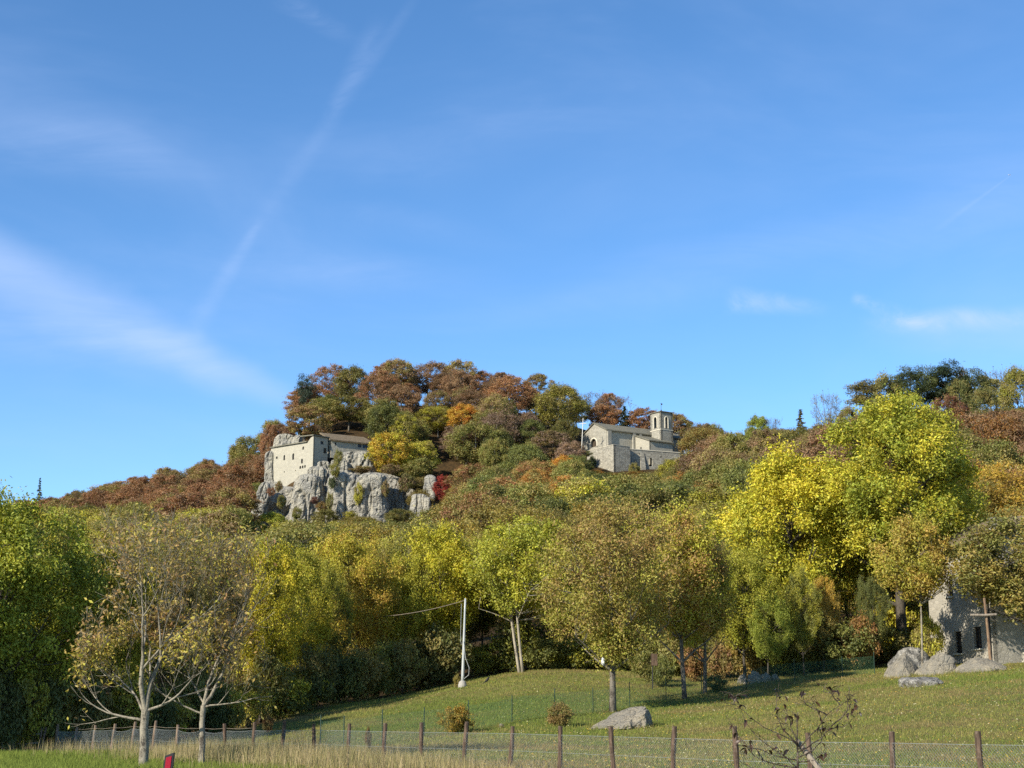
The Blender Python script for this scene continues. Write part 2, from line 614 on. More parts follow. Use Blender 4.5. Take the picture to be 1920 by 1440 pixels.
def rock_bump(sc):
    def h(t, tc):
        p = tc.outputs['Object']
        v = t.n('ShaderNodeTexVoronoi', feature='DISTANCE_TO_EDGE')
        t.put(v.inputs['Vector'], t.mapping(p, (1, 1, 1.8)))
        v.inputs['Scale'].default_value = 0.35 * sc
        cr = t.ss(v.outputs['Distance'], 0.0, 0.09)
        return t.m('ADD', t.m('MULTIPLY', t.noise(p, 1.6 * sc, 7, 0.65), 1.2), t.m('MULTIPLY', cr, 0.35))
    return h


M['cliff'] = pbr('cliff_rock', rock_colour((0.250, 0.236, 0.202), (0.060, 0.057, 0.050), (0.345, 0.315, 0.245)), 0.9, rock_bump(1.0), 0.8, 0.6, 0.15)
M['boulder'] = pbr('boulder_rock', rock_colour((0.200, 0.182, 0.145), (0.050, 0.045, 0.038), (0.29, 0.25, 0.18), 4.0), 0.92, rock_bump(5.0), 0.8, 0.14, 0.15)
M['boulder_dark'] = pbr('lichen_and_shade_rock', rock_colour((0.10, 0.095, 0.085), (0.008, 0.008, 0.007), (0.34, 0.32, 0.28), 7.0), 0.92, rock_bump(7.0), 0.9, 0.10, 0.15)  # lichen pattern; its dark tone also stands in for shade on the outcrop


def stone_wall(name, light, dark, sc, joint=0.55, plaster=0.3):
    def c(t, tc):
        p = tc.outputs['Object']
        v = t.n('ShaderNodeTexVoronoi', feature='F1')
        t.put(v.inputs['Vector'], t.mapping(p, (1, 1, 1.7)))
        v.inputs['Scale'].default_value = sc
        e = t.n('ShaderNodeTexVoronoi', feature='DISTANCE_TO_EDGE')
        t.put(e.inputs['Vector'], t.mapping(p, (1, 1, 1.7)))
        e.inputs['Scale'].default_value = sc
        sp = t.n('ShaderNodeSeparateColor')
        t.put(sp.inputs[0], v.outputs['Color'])
        k = t.mix(t.m('MULTIPLY', sp.outputs[0], 1 - plaster), light, dark)
        k = t.mix(t.m('MULTIPLY', t.ss(e.outputs['Distance'], 0.10, 0.0), joint), k, tuple(x * 0.55 for x in dark[:3]) + (1,))
        st = t.noise(t.mapping(p, (1, 1, 0.25)), 0.35, 5, 0.6)
        return t.mix(t.m('MULTIPLY', t.ss(st, 0.5, 0.75), 0.4), k, dark)
    def h(t, tc):
        e = t.n('ShaderNodeTexVoronoi', feature='DISTANCE_TO_EDGE')
        t.put(e.inputs['Vector'], t.mapping(tc.outputs['Object'], (1, 1, 1.7)))
        e.inputs['Scale'].default_value = sc
        return t.m('ADD', t.ss(e.outputs['Distance'], 0.0, 0.12), t.m('MULTIPLY', t.noise(tc.outputs['Object'], sc * 3, 4), 0.6))
    return pbr(name, c, 0.9, h, 0.3, 0.06, 0.15)


M['cream_wall'] = stone_wall('cream_masonry', (0.350, 0.322, 0.252, 1), (0.27, 0.25, 0.198, 1), 1.2, 0.2, 0.4)
M['brightened_side_wall'] = stone_wall('brightened_side_masonry', (0.43, 0.39, 0.30, 1), (0.28, 0.255, 0.195, 1), 1.6, 0.35, 0.3)  # colour raised to stand in for weak sunlight on the right-facing walls
M['church_wall'] = stone_wall('church_masonry', (0.325, 0.302, 0.242, 1), (0.20, 0.187, 0.152, 1), 1.7, 0.35, 0.25)
M['terrace_wall'] = stone_wall('terrace_masonry', (0.36, 0.335, 0.27, 1), (0.16, 0.148, 0.12, 1), 1.5, 0.5, 0.25)
M['house_wall'] = stone_wall('house_masonry', (0.34, 0.31, 0.25, 1), (0.23, 0.21, 0.17, 1), 2.6, 0.25, 0.35)
M['trim'] = pbr('pale_dressed_stone', lambda t, tc: t.mix(t.noise(tc.outputs['Object'], 2.0, 4), (0.42, 0.38, 0.29, 1), (0.56, 0.51, 0.40, 1)), 0.85)


def roof_c(a, b):
    def c(t, tc):
        p = tc.outputs['Object']
        return t.mix(t.ss(t.noise(p, 1.4, 5, 0.7), 0.3, 0.7), a, b)
    return c


M['roof'] = pbr('stone_slab_roof', roof_c((0.10, 0.095, 0.07, 1), (0.19, 0.175, 0.125, 1)), 0.9, lambda t, tc: t.noise(tc.outputs['Object'], 3.0, 5, 0.7), 0.8, 0.15)
M['roof_brown'] = pbr('brown_tile_roof', roof_c((0.10, 0.075, 0.045, 1), (0.21, 0.16, 0.10, 1)), 0.9, lambda t, tc: t.noise(tc.outputs['Object'], 3.0, 5, 0.7), 0.8, 0.15)
M['eave'] = pbr('dark_eave', (0.025, 0.022, 0.02, 1), 0.9)
M['glass'] = pbr('dark_window_glass', (0.012, 0.014, 0.018, 1), 0.12, spec=0.5)
M['timber'] = pbr('dark_window_timber', (0.06, 0.045, 0.03, 1), 0.7)
M['bell'] = pbr('bronze_bell', (0.16, 0.11, 0.05, 1), 0.45, metal=0.8)
M['iron'] = pbr('dark_iron', (0.03, 0.03, 0.032, 1), 0.55, metal=0.3)
M['pale_iron'] = pbr('pale_painted_cross', (0.55, 0.53, 0.46, 1), 0.6)


def wood_c(a, b, sc=3.0):
    def c(t, tc):
        p = tc.outputs['Object']
        n = t.noise(t.mapping(p, (6, 6, 0.7)), sc, 5, 0.65)
        n2 = t.noise(p, sc * 2.2, 3, 0.6)
        k = t.mix(t.ss(n, 0.35, 0.68), a, b)
        return t.mix(t.m('MULTIPLY', t.ss(n2, 0.55, 0.75), 0.5), k, (0.26, 0.22, 0.17, 1))
    return c


M['post'] = pbr('weathered_post', wood_c((0.040, 0.027, 0.018, 1), (0.135, 0.088, 0.060, 1)), 0.9, lambda t, tc: t.noise(t.mapping(tc.outputs['Object'], (8, 8, 1)), 5, 4), 0.6, 0.02)
M['post_pale'] = pbr('sunbleached_post', wood_c((0.085, 0.058, 0.040, 1), (0.23, 0.165, 0.115, 1)), 0.9, lambda t, tc: t.noise(t.mapping(tc.outputs['Object'], (8, 8, 1)), 5, 4), 0.6, 0.02)
M['rail'] = pbr('silvery_rail', wood_c((0.13, 0.105, 0.08, 1), (0.30, 0.25, 0.19, 1)), 0.9)
M['cross_wood'] = pbr('brown_cross_wood', wood_c((0.10, 0.06, 0.035, 1), (0.26, 0.17, 0.10, 1)), 0.85)
M['wire'] = pbr('galvanised_wire', (0.34, 0.36, 0.34, 1), 0.5, metal=0.4)
M['wire_green'] = pbr('green_coated_wire', (0.055, 0.13, 0.065, 1), 0.6)
M['post_green'] = pbr('dark_green_metal', (0.02, 0.045, 0.03, 1), 0.5)
M['pole'] = pbr('galvanised_pole', lambda t, tc: t.mix(t.noise(tc.outputs['Object'], 1.5, 4), (0.30, 0.32, 0.31, 1), (0.44, 0.45, 0.43, 1)), 0.55, metal=0.25)
M['concrete'] = pbr('concrete', (0.30, 0.285, 0.25, 1), 0.9)
M['white'] = pbr('white_plastic', (0.72, 0.72, 0.70, 1), 0.5)
M['black'] = pbr('black_plastic', (0.02, 0.02, 0.022, 1), 0.5)
M['red'] = pbr('red_reflector', (0.26, 0.006, 0.02, 1), 0.3)
M['feather'] = pbr('black_feather', (0.012, 0.012, 0.015, 1), 0.6)


def grass_mat(name, a, b, c3):
    m, t = mat(name)
    at = t.n('ShaderNodeAttribute', attribute_name='tint')
    sp = t.n('ShaderNodeSeparateColor')
    t.put(sp.inputs[0], at.outputs['Color'])
    k = t.mix(t.ss(sp.outputs[1], 0.2, 0.8), a, b)
    k = t.mix(t.ss(sp.outputs[2], 0.45, 0.95), k, c3)
    hs = t.n('ShaderNodeHueSaturation')
    t.put(hs.inputs['Color'], k)
    t.put(hs.inputs['Value'], t.m('MULTIPLY_ADD', sp.outputs[0], 0.7, 0.65))
    d = t.n('ShaderNodeBsdfDiffuse')
    t.put(d.inputs[0], hs.outputs[0])
    tr = t.n('ShaderNodeBsdfTranslucent')
    t.put(tr.inputs[0], hs.outputs[0])
    mx = t.n('ShaderNodeMixShader')
    mx.inputs[0].default_value = 0.35
    t.put(mx.inputs[1], d.outputs[0])
    t.put(mx.inputs[2], tr.outputs[0])
    o = t.n('ShaderNodeOutputMaterial')
    t.put(o.inputs[0], mx.outputs[0])
    return m


M['grass'] = grass_mat('meadow_grass', (0.165, 0.200, 0.042, 1), (0.275, 0.250, 0.072, 1), (0.27, 0.20, 0.085, 1))
M['dry_grass'] = grass_mat('dry_grass', (0.33, 0.27, 0.13, 1), (0.22, 0.20, 0.08, 1), (0.40, 0.31, 0.17, 1))
M['fallen'] = grass_mat('fallen_leaf', (0.45, 0.36, 0.06, 1), (0.40, 0.22, 0.05, 1), (0.50, 0.46, 0.28, 1))


# ------------------------------------------------------------------ ground sheet
def cover_masks(x, y):
    px = 960 + F * x / np.maximum(y, 3) * 1.0
    e = edge(px)
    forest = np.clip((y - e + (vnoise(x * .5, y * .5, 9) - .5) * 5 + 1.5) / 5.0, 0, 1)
    lush = np.zeros_like(x)
    lush += np.clip(1 - np.abs(px - 60) / 420, 0, 1) * np.clip((74 - y) / 4, 0, 1) * np.clip((y - 30) / 8, 0, 1) * 1.5
    lush += np.exp(-((px - 1000) / 260) ** 2 - ((y - 84) / 11) ** 2) * 0.8
    lush += np.exp(-((px - 1840) / 130) ** 2 - ((y - 88) / 7) ** 2) * 0.8
    lush = np.clip(lush * (0.45 + 0.9 * vnoise(x * .25, y * .25, 12)), 0, 1)
    fy = np.interp(px, [175, 1800], [74, 32])
    dist = np.abs(y - FENCE_Y(px))
    dry = np.clip(1 - dist / 9, 0, 1) * np.clip((px - 240) / 140, 0, 1) * np.clip((1150 - px) / 500, 0, 1)
    dry = np.clip(dry * 1.2 * (0.4 + vnoise(x * .4, y * .4, 14)), 0, 1)
    dry = np.maximum(dry, np.exp(-((px - 1020) / 90) ** 2 - ((y - 114) / 5) ** 2) * 0.7)
    return forest, lush, dry


FA = np.array(((175 - 960) / F * 74 * 1.02, 74.0))
FB = np.array(((1798 - 960) / F * 32 * 1.02, 32.0))


def FENCE_Y(px):
    """distance of the fence line seen under photo column px"""
    u = (px - 960) / F * 1.02
    dx, dy = FB - FA
    tt = (u * FA[1] - FA[0]) / (dx - u * dy)
    return np.clip(FA[1] + tt * dy, 20, 120)


def build_ground():
    s = np.s_[::1, ::1]
    X, Y, Z = XX[s], YY[s], GZ[s]
    nu, nd = X.shape
    v = np.stack([X, Y, Z], -1).reshape(-1, 3)
    i = np.arange(nu - 1)[:, None] * nd
    j = np.arange(nd - 1)[None, :]
    q = np.stack([i + j, i + nd + j, i + nd + j + 1, i + j + 1], -1).reshape(-1, 4)
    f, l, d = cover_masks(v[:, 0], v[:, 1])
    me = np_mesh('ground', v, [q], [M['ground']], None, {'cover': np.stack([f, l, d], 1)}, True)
    tag(link('ground', me), kind='structure')


build_ground()


# ------------------------------------------------------------------ tree library
def leaf_quads(rng, cen, nrm, L, W, tint):
    n = len(cen)
    nrm = nrm / (np.linalg.norm(nrm, axis=1)[:, None] + 1e-9)
    r = rng.normal(size=(n, 3))
    t = np.cross(nrm, r)
    t /= np.linalg.norm(t, axis=1)[:, None] + 1e-9
    b = np.cross(nrm, t)
    s = rng.uniform(0.65, 1.3, n)[:, None]
    fold = nrm * (W * 0.18)
    v = np.stack([cen - t * L * .5 * s, cen + b * W * .5 * s + fold, cen + t * L * .5 * s, cen - b * W * .5 * s + fold], 1).reshape(-1, 3)
    q = np.arange(4 * n).reshape(-1, 4)
    return v, q, np.repeat(tint, 4, 0)


def clump_leaves(rng, clumps, per, L, W, up=0.6, outw=0.5, rnd=0.7, shell=0.45, fuzz=0.25):
    """clumps: rows (x,y,z,rx,rz,mix)"""
    C, Nn, T = [], [], []
    for c in clumps:
        n = max(6, int(per * rng.uniform(0.7, 1.3)))
        d = rng.normal(size=(n, 3))
        d /= np.linalg.norm(d, axis=1)[:, None]
        rr = rng.uniform(shell, 1.0, n) ** 0.7
        rr *= 1 + fuzz * rng.normal(size=n)
        p = d * rr[:, None] * np.array([c[3], c[3], c[4]])
        C.append(p + c[:3])
        Nn.append(d * outw + np.array([0, 0, up]) + rng.normal(size=(n, 3)) * rnd)
        tb = np.clip(c[6] + rng.normal(size=n) * 0.24, 0, 1)
        tm = np.clip(c[5] + rng.normal(size=n) * 0.16, 0, 1)
        T.append(np.stack([tb, tm, rng.uniform(size=n)], 1))
    return leaf_quads(rng, np.concatenate(C), np.concatenate(Nn), L, W, np.concatenate(T))


def bez(a, b, bend, n=5):
    a, b, bend = np.array(a, float), np.array(b, float), np.array(bend, float)
    m = (a + b) / 2 + bend
    t = np.linspace(0, 1, n)[:, None]
    return (1 - t) ** 2 * a + 2 * t * (1 - t) * m + t ** 2 * b


def make_tree(seed, Ht, Rr, base, n_clump, per, cr, flat, L, W, bark, trunk_r=0.2, n_limb=9, lobes=3, squash=1.0,
              stems=1, top_mix=0.0, lean=0.0, side_twigs=True, gap=0.0, spread=1.0, kleaf=(0.5, 0.62, 0.68), top_p=1.0, rmin=0.25, fuzz=0.25):
    """returns (trunk mesh, crown mesh); foot at the origin, Ht metres tall, crown radius Rr from height base to Ht"""
    rng = np.random.default_rng(seed)
    cz = (base + Ht) / 2
    hz = (Ht - base) / 2
    # crown lobes make the outline uneven
    lob = []
    for i in range(lobes):
        a = rng.uniform(0, 2 * math.pi)
        lob.append((math.cos(a), math.sin(a), rng.uniform(-.4, .7), rng.uniform(0.1, 0.32)))
    clumps = []
    tries = 0
    while len(clumps) < n_clump and tries < n_clump * 30:
        tries += 1
        d = rng.normal(size=3)
        d /= np.linalg.norm(d)
        r = rng.uniform(rmin, 1.0) ** 0.55
        k = 0.84
        for lx, ly, lz, am in lob:
            k += am * max(0, d[0] * lx + d[1] * ly + d[2] * lz) ** 2
        if d[2] > 0:
            wz = 1.0
            k *= 1 - 0.12 * (1 - d[2]) * 0
        p = d * r * k
        zz = p[2]
        # narrow towards the top and slightly at the bottom
        wr = (1 - max(0, zz) ** 1.7 * 0.35 * top_p) * (1 - max(0, -zz) ** 2 * 0.25)
        c = np.array([p[0] * Rr * wr, p[1] * Rr * wr, cz + zz * hz * squash])
        if gap and rng.uniform() < gap * (0.5 + 0.5 * math.sin(d[0] * 5 + seed) * math.cos(d[2] * 6)):
            continue
        if c[2] > Ht - cr * 0.3:
            c[2] = Ht - cr * 0.3 - rng.uniform(0, .4)
        if c[2] < base:
            c[2] = base + rng.uniform(0, 0.5)
        ok = True
        for q in clumps:
            if np.linalg.norm((q[:3] - c) * (1, 1, 1.4)) < cr * 0.55:
                ok = False
                break
        if not ok:
            continue
        rr = cr * rng.uniform(0.7, 1.35)
        hfrac = (c[2] - base) / (Ht - base)
        mixv = np.clip(rng.uniform() * (1 - abs(top_mix)) + (hfrac if top_mix > 0 else 1 - hfrac) * abs(top_mix), 0, 1)
        clumps.append(np.array([c[0], c[1], c[2], rr, rr * flat, mixv, rng.uniform(0.25, 0.75)]))
    tb = MB()
    pts_all = []
    stem_tops = []
    for sidx in range(stems):
        a = rng.uniform(0, 2 * math.pi)
        off = 0 if stems == 1 else 0.13 * Rr
        dirx, diry = math.cos(a) * off, math.sin(a) * off
        top = np.array([dirx * 4 + rng.normal() * .25 + lean * Ht, diry * 4 + rng.normal() * .25, base + (Ht - base) * 0.82])
        n = 9
        tt = np.linspace(0, 1, n)
        pts = np.stack([dirx + (top[0] - dirx) * tt + np.sin(tt * 5 + seed) * 0.07 * Ht / 12,
                        diry + (top[1] - diry) * tt + np.cos(tt * 4 + seed) * 0.07 * Ht / 12 - 0.07 * Ht / 12,
                        -0.4 + (top[2] + 0.4) * tt], 1)
        r0 = trunk_r / (1 if stems == 1 else 1.3)
        rad = r0 * (1 - tt) ** 0.8 * 0.93 + r0 * 0.07
        rad[0] *= 1.25
        tb.tube(pts, rad, 8)
        pts_all.append((pts, rad))
        stem_tops.append(pts)
    limbs = []
    for i in range(n_limb):
        pts, rad = pts_all[i % stems]
        f = rng.uniform(0.0, 0.8)
        zb = base * 0.85 + (Ht - base) * 0.65 * f
        k = np.argmin(abs(pts[:, 2] - zb))
        a = i * 2.4 + rng.uniform(-.5, .5)
        ln = Rr * rng.uniform(0.55, 0.85) * (1 - 0.35 * f) * spread
        end = pts[k] + np.array([math.cos(a) * ln, math.sin(a) * ln, ln * rng.uniform(0.35, 1.0)])
        cv = bez(pts[k], end, (0, 0, ln * rng.uniform(-.12, .12)), 6)
        r0 = min(rad[k] * 0.75, trunk_r * 0.42)
        lr = np.linspace(r0, r0 * 0.25, 6)
        tb.tube(cv, lr, 5, False)
        limbs.append((cv, lr))
    cand = np.concatenate([c for c, _ in limbs] + [p[3:] for p, _ in pts_all])
    crad = np.concatenate([r for _, r in limbs] + [r[3:] for _, r in pts_all])
    for c in clumps:
        d = np.linalg.norm(cand - c[:3], axis=1) + 2.0 * np.maximum(0, cand[:, 2] - c[2] + 0.3)
        k = np.argmin(d)
        r0 = min(crad[k] * 0.6, trunk_r * 0.14)
        cv = bez(cand[k], c[:3] + np.array([0, 0, 0.1]), (0, 0, -0.08 * d[k]), 4)
        tb.tube(cv, np.linspace(r0, 0.012, 4), 4, False)
        if side_twigs:
            for _ in range(2):
                e = c[:3] + rng.normal(size=3) * np.array([c[3], c[3], c[4]]) * 0.65
                tb.tube(bez(cv[2], e, (0, 0, 0.05), 3), [r0 * .5, r0 * .3, 0.008], 3, False)
    trunk = tb.mesh('trunk', bark, True)
    v, q, t = clump_leaves(rng, clumps, per, L, W, *kleaf, fuzz=fuzz)
    crown = np_mesh('crown', v, [q], [M['leaf']], None, {'tint': t})
    return trunk, crown


def make_sparse(seed, Ht, Rr, fork_h, trunk_r, bark, n_leaf, L, W, depth=6, forks=3, up=0.35, tw_min=0.005, len0=0.30, first=None, droopy=0.0):
    """open-crowned tree grown branch by branch; leaves sit along the last twigs"""
    rng = np.random.default_rng(seed)
    tb = MB()
    tips = []

    def grow(p, d, ln, r, lev):
        n = 4
        pts = [p]
        dd = d.copy()
        for i in range(n):
            dd = dd + rng.normal(size=3) * 0.10 + np.array([0, 0, up * 0.10 * (1 if lev < depth - 1 else -droopy)])
            dd /= np.linalg.norm(dd)
            pts.append(pts[-1] + dd * ln / n)
        r1 = max(r * 0.62, tw_min)
        tb.tube(pts, np.linspace(r, r1, n + 1), 6 if lev < 2 else (4 if lev < 4 else 3), False)
        if lev >= depth - 2:
            for k in (2, 3, 4):
                tips.append((pts[k], dd.copy(), lev))
        if lev >= depth or math.hypot(pts[-1][0], pts[-1][1]) > Rr * 1.02 or pts[-1][2] > Ht:
            if lev < depth - 2:
                for k in (2, 3, 4):
                    tips.append((pts[k], dd.copy(), lev))
            return
        e = pts[-1]
        kids = 2 if lev > 0 and rng.uniform() < 0.45 else 3
        for k in range(kids):
            az = rng.uniform(0, 2 * math.pi)
            s = rng.normal(size=3)
            s -= dd * s.dot(dd)
            s /= np.linalg.norm(s)
            spread = rng.uniform(0.35, 0.85) if k else rng.uniform(0.1, 0.35)
            nd = dd * math.cos(spread) + s * math.sin(spread)
            nd /= np.linalg.norm(nd)
            st = pts[-1] if k < 2 else pts[rng.integers(2, 4)]
            q = st + nd * ln * 0.8
            if (q[0] ** 2 + q[1] ** 2) ** .5 > Rr * 1.02 or q[2] > Ht:
                nd = nd * np.array([0.4, 0.4, 0.5])
                if np.linalg.norm(nd) < 1e-3:
                    continue
                nd /= np.linalg.norm(nd)
            grow(st, nd, ln * rng.uniform(0.66, 0.9), r1 * (0.92 if k == 0 else 0.7), lev + 1)

    # trunk
    base_pts = np.array([(0, 0, -0.3), (0.02, 0.0, fork_h * .35), (-0.03, 0.02, fork_h * .7), (0, 0, fork_h)])
    tb.tube(base_pts, [trunk_r * 1.2, trunk_r, trunk_r * .92, trunk_r * .9], 9, False)
    dirs = first or [(-.25, 0, 1.0), (.3, .1, 1.0), (-.9, -.2, .35), (.8, -.2, .5)]
    for i, dv in enumerate(dirs):
        dv = np.array(dv, float)
        dv /= np.linalg.norm(dv)
        grow(np.array([0, 0, fork_h * (1.0 if i < 2 else rng.uniform(0.8, 1.05))]), dv, Ht * len0 * (1.0 if i < 2 else 0.62), trunk_r * (0.68 if i < 2 else 0.38), 0)
    trunk = tb.mesh('trunk', bark, True)
    idx = rng.integers(0, len(tips), n_leaf)
    C = np.array([tips[i][0] for i in idx]) + rng.normal(size=(n_leaf, 3)) * L * 0.9
    Nn = rng.normal(size=(n_leaf, 3)) + np.array([0, 0, 0.4])
    T = np.stack([rng.uniform(0.1, 0.9, n_leaf), np.clip(vnoise(C[:, 0] * .9, C[:, 2] * .9, seed) + rng.normal(size=n_leaf) * .2, 0, 1), rng.uniform(size=n_leaf)], 1)
    v, q, t = leaf_quads(rng, C, Nn, L, W, T)
    crown = np_mesh('crown', v, [q], [M['leaf']], None, {'tint': t})
    return trunk, crown


def make_conifer(seed, Ht, Rr, base, tiers, bark, L=0.55, W=0.16, per=40, trunk_r=0.22, taper=1.0, irregular=0.25):
    rng = np.random.default_rng(seed)
    tb = MB()
    tt = np.linspace(0, 1, 8)
    tb.tube(np.stack([np.sin(tt * 4 + seed) * .08, np.cos(tt * 3) * .06, -0.4 + (Ht + 0.3) * tt], 1), trunk_r * (1 - tt) + 0.02, 7)
    C, Nn, T = [], [], []
    for i in range(tiers):
        f = i / (tiers - 1)
        z = base + (Ht - base) * f
        rr = Rr * (1 - f) ** taper * rng.uniform(1 - irregular, 1 + irregular * 0.5) + 0.12
        nb = max(4, int(8 * (1 - f) + 4))
        for b in range(nb):
            a = rng.uniform(0, 2 * math.pi)
            ln = rr * rng.uniform(0.6, 1.1)
            e = np.array([math.cos(a) * ln, math.sin(a) * ln, z - ln * rng.uniform(0.1, 0.35)])
            tb.tube([(0, 0, z), e * 0.5 + np.array([0, 0, z * .5 + 0.08]), e], [0.03, 0.02, 0.008], 3, False)
            n = int(per * (0.3 + 0.7 * (1 - f)))
            s = rng.uniform(0.15, 1.0, n)[:, None]
            side = np.array([-math.sin(a), math.cos(a), 0])
            p = np.array([0, 0, z]) * (1 - s) + e * s + side * rng.normal(size=(n, 1)) * 0.22 * ln * (1.15 - s) + rng.normal(size=(n, 3)) * 0.08
            p[:, 2] -= rng.uniform(0, 0.25, n)
            C.append(p)
            Nn.append(np.tile([0, 0, 1.0], (n, 1)) + rng.normal(size=(n, 3)) * 0.55)
            T.append(np.stack([np.clip(rng.normal(.5, .25, n), 0, 1), np.clip(rng.uniform() + rng.normal(size=n) * .15, 0, 1), rng.uniform(size=n)], 1))
    v, q, t = leaf_quads(rng, np.concatenate(C), np.concatenate(Nn), L, W, np.concatenate(T))
    return tb.mesh('trunk', bark, True), np_mesh('crown', v, [q], [M['leaf']], None, {'tint': t})


def plant(name, meshes, loc, scale, rz, c1, c2, label, cat='tree', group=None, sz=None):
    o = thing(name, label, cat, loc, rz, group)
    o.scale = (scale, scale, scale if sz is None else sz)
    t = link('trunk', meshes[0], o)
    c = link('crown', meshes[1], o)
    c.color = tuple(c1) + (1,)
    c['second_colour'] = [float(x) for x in c2]
    return o


# foliage colours (base colour of the leaves themselves)
RUST = (0.280, 0.135, 0.060)
RUST2 = (0.235, 0.132, 0.066)
BROWN = (0.240, 0.155, 0.086)
MAUVE = (0.235, 0.160, 0.118)
OLIVE = (0.255, 0.212, 0.064)
GREEN = (0.175, 0.180, 0.044)
MGREEN = (0.105, 0.120, 0.036)
DKG = (0.036, 0.052, 0.022)
YG = (0.40, 0.370, 0.044)
YEL = (0.62, 0.52, 0.040)
GOLD = (0.50, 0.32, 0.045)
ORANGE = (0.46, 0.19, 0.034)
RED = (0.26, 0.035, 0.026)
LIME = (0.27, 0.31, 0.044)
TAN = (0.22, 0.15, 0.06)
GREY = (0.16, 0.14, 0.11)

LIB = {}
LIB['beech'] = [make_tree(10 + i, 14, 5.6 + 0.3 * i, 3.2, 150, 120, 0.88 + .06 * i, 0.55, 0.33, 0.19, M['bark_grey'], 0.26, 10, 2, 1.0, gap=0.12, top_p=0.3 + .2 * i, side_twigs=False, rmin=0.5, fuzz=.35, kleaf=(.6, .8, .6)) for i in range(5)]
LIB['round'] = [make_tree(20 + i, 13, 4.9 + 0.3 * i, 2.6, 150, 120, 0.85 + .05 * i, 0.75, 0.31, 0.18, M['bark_grey'], 0.24, 10, 2, 1.0, gap=0.10, top_p=0.4 + .25 * i, side_twigs=False, rmin=0.5, fuzz=.35, kleaf=(.6, .8, .6)) for i in range(5)]
LIB['ash'] = [make_tree(30 + i, 13, 4.2 + 0.35 * i, 2.6, 165, 240, 0.72, 1.05, 0.21, 0.10, M['bark'], 0.19, 12, 4, 1.0, gap=0.18, top_mix=(0.0, 0.5, -0.4, 0.3)[i], top_p=0.8, fuzz=.4) for i in range(4)]
LIB['bush'] = [make_tree(40 + i, 3.2, 2.0, 0.1, 44, 110, 0.55, 0.75, 0.22, 0.12, M['bark'], 0.05, 8, 3, 1.0, top_p=0.5) for i in range(2)]
LIB['bare'] = [make_sparse(50 + i, 13, 4.2, 4.0, 0.20, M['bark_grey'], 700, 0.30, 0.18, 6, up=0.5, tw_min=0.022, len0=0.26) for i in range(2)]
LIB['fir'] = [make_conifer(60 + i, 15, 3.2, 1.2, 26, M['bark'], 0.6, 0.2, 26) for i in range(2)]


def make_pine(seed, Ht, first, cr):
    return make_tree(seed, Ht, cr, first, 34, 170, 1.05, 0.42, 0.42, 0.09, M['bark'], 0.22, 8, 3, 1.0, gap=0.1, spread=0.9, kleaf=(0.5, 0.6, 0.9))


LIB['pine'] = [make_pine(70, 14, 7.5, 2.6), make_pine(71, 15, 8.5, 2.2), make_pine(72, 13, 6.0, 2.9)]


# ------------------------------------------------------------------ rock
def fbm(p, sc, oct=4):
    s, a, tot = 0.0, 1.0, 0.0
    for _ in range(oct):
        s += a * mnoise.noise(Vector(p) * sc)
        tot += a
        a *= 0.5
        sc *= 2.1
    return s / tot


def pillar(parent, seed, pc_top, pc_bot, w_top, w_bot, py_top, py_bot, d, depth=0.9, rough=1.0, cap=0.16, m='cliff'):
    top, bot = P(pc_top, py_top, d), P(pc_bot, py_bot, d)
    ht = top.z - bot.z
    s = d / F
    K, N = 64, 54
    v = []
    for i in range(N + 1):
        t = i / N
        c = bot.lerp(top, t)
        w = (w_bot + (w_top - w_bot) * t) * s * 0.5
        if t > 1 - cap:
            f = (t - (1 - cap)) / cap
            w *= math.sqrt(max(0.0, 1 - f ** 2.6)) * 0.97 + 0.03
        for k in range(K):
            a = 2 * math.pi * k / K
            ca, sa = math.cos(a), math.sin(a)
            e = (abs(ca) ** 2.6 + abs(sa) ** 2.6) ** (-1 / 2.6)
            p = Vector((c.x + ca * e * w, c.y + sa * e * w * depth, c.z))
            q = p + Vector((seed * 17.3, 0, 0))
            n = fbm(q, 0.16, 5) * 2.3
            cl = abs(mnoise.noise(Vector((q.x * 0.22, q.y * 0.22, q.z * 0.05 + seed))))
            n -= max(0.0, 0.09 - cl) * 22.0
            cl = abs(mnoise.noise(Vector((q.x * 0.6, q.y * 0.6, q.z * 0.16 + seed * 3))))
            n -= max(0.0, 0.10 - cl) * 9.0
            st = q.z * 0.42 + 0.9 * mnoise.noise(q * 0.10)
            st -= math.floor(st)
            n -= 0.55 * max(0.0, 1 - abs(st - 0.5) / 0.06) * max(0, mnoise.noise(q * 0.15 + Vector((0, 0, 9))) + 0.25)
            cell = mnoise.voronoi(q * 0.33)[0]
            n += (cell[0] - 0.45) * 0.9
            n = n * rough
            out = Vector((ca, sa, 0))
            v.append(p + out * n * min(1.0, w / 2.0))
    v.append(top + Vector((0, 0, 0.05)))
    q = []
    for i in range(N):
        for k in range(K):
            k2 = (k + 1) % K
            q.append((i * K + k, i * K + k2, (i + 1) * K + k2, (i + 1) * K + k))
    tr = [(N * K + k, N * K + (k + 1) % K, len(v) - 1) for k in range(K)]
    me = np_mesh('rock_pillar', [tuple(x) for x in v], [q, tr], [M[m]], None, None, False)
    return link('rock_pillar', me, parent)


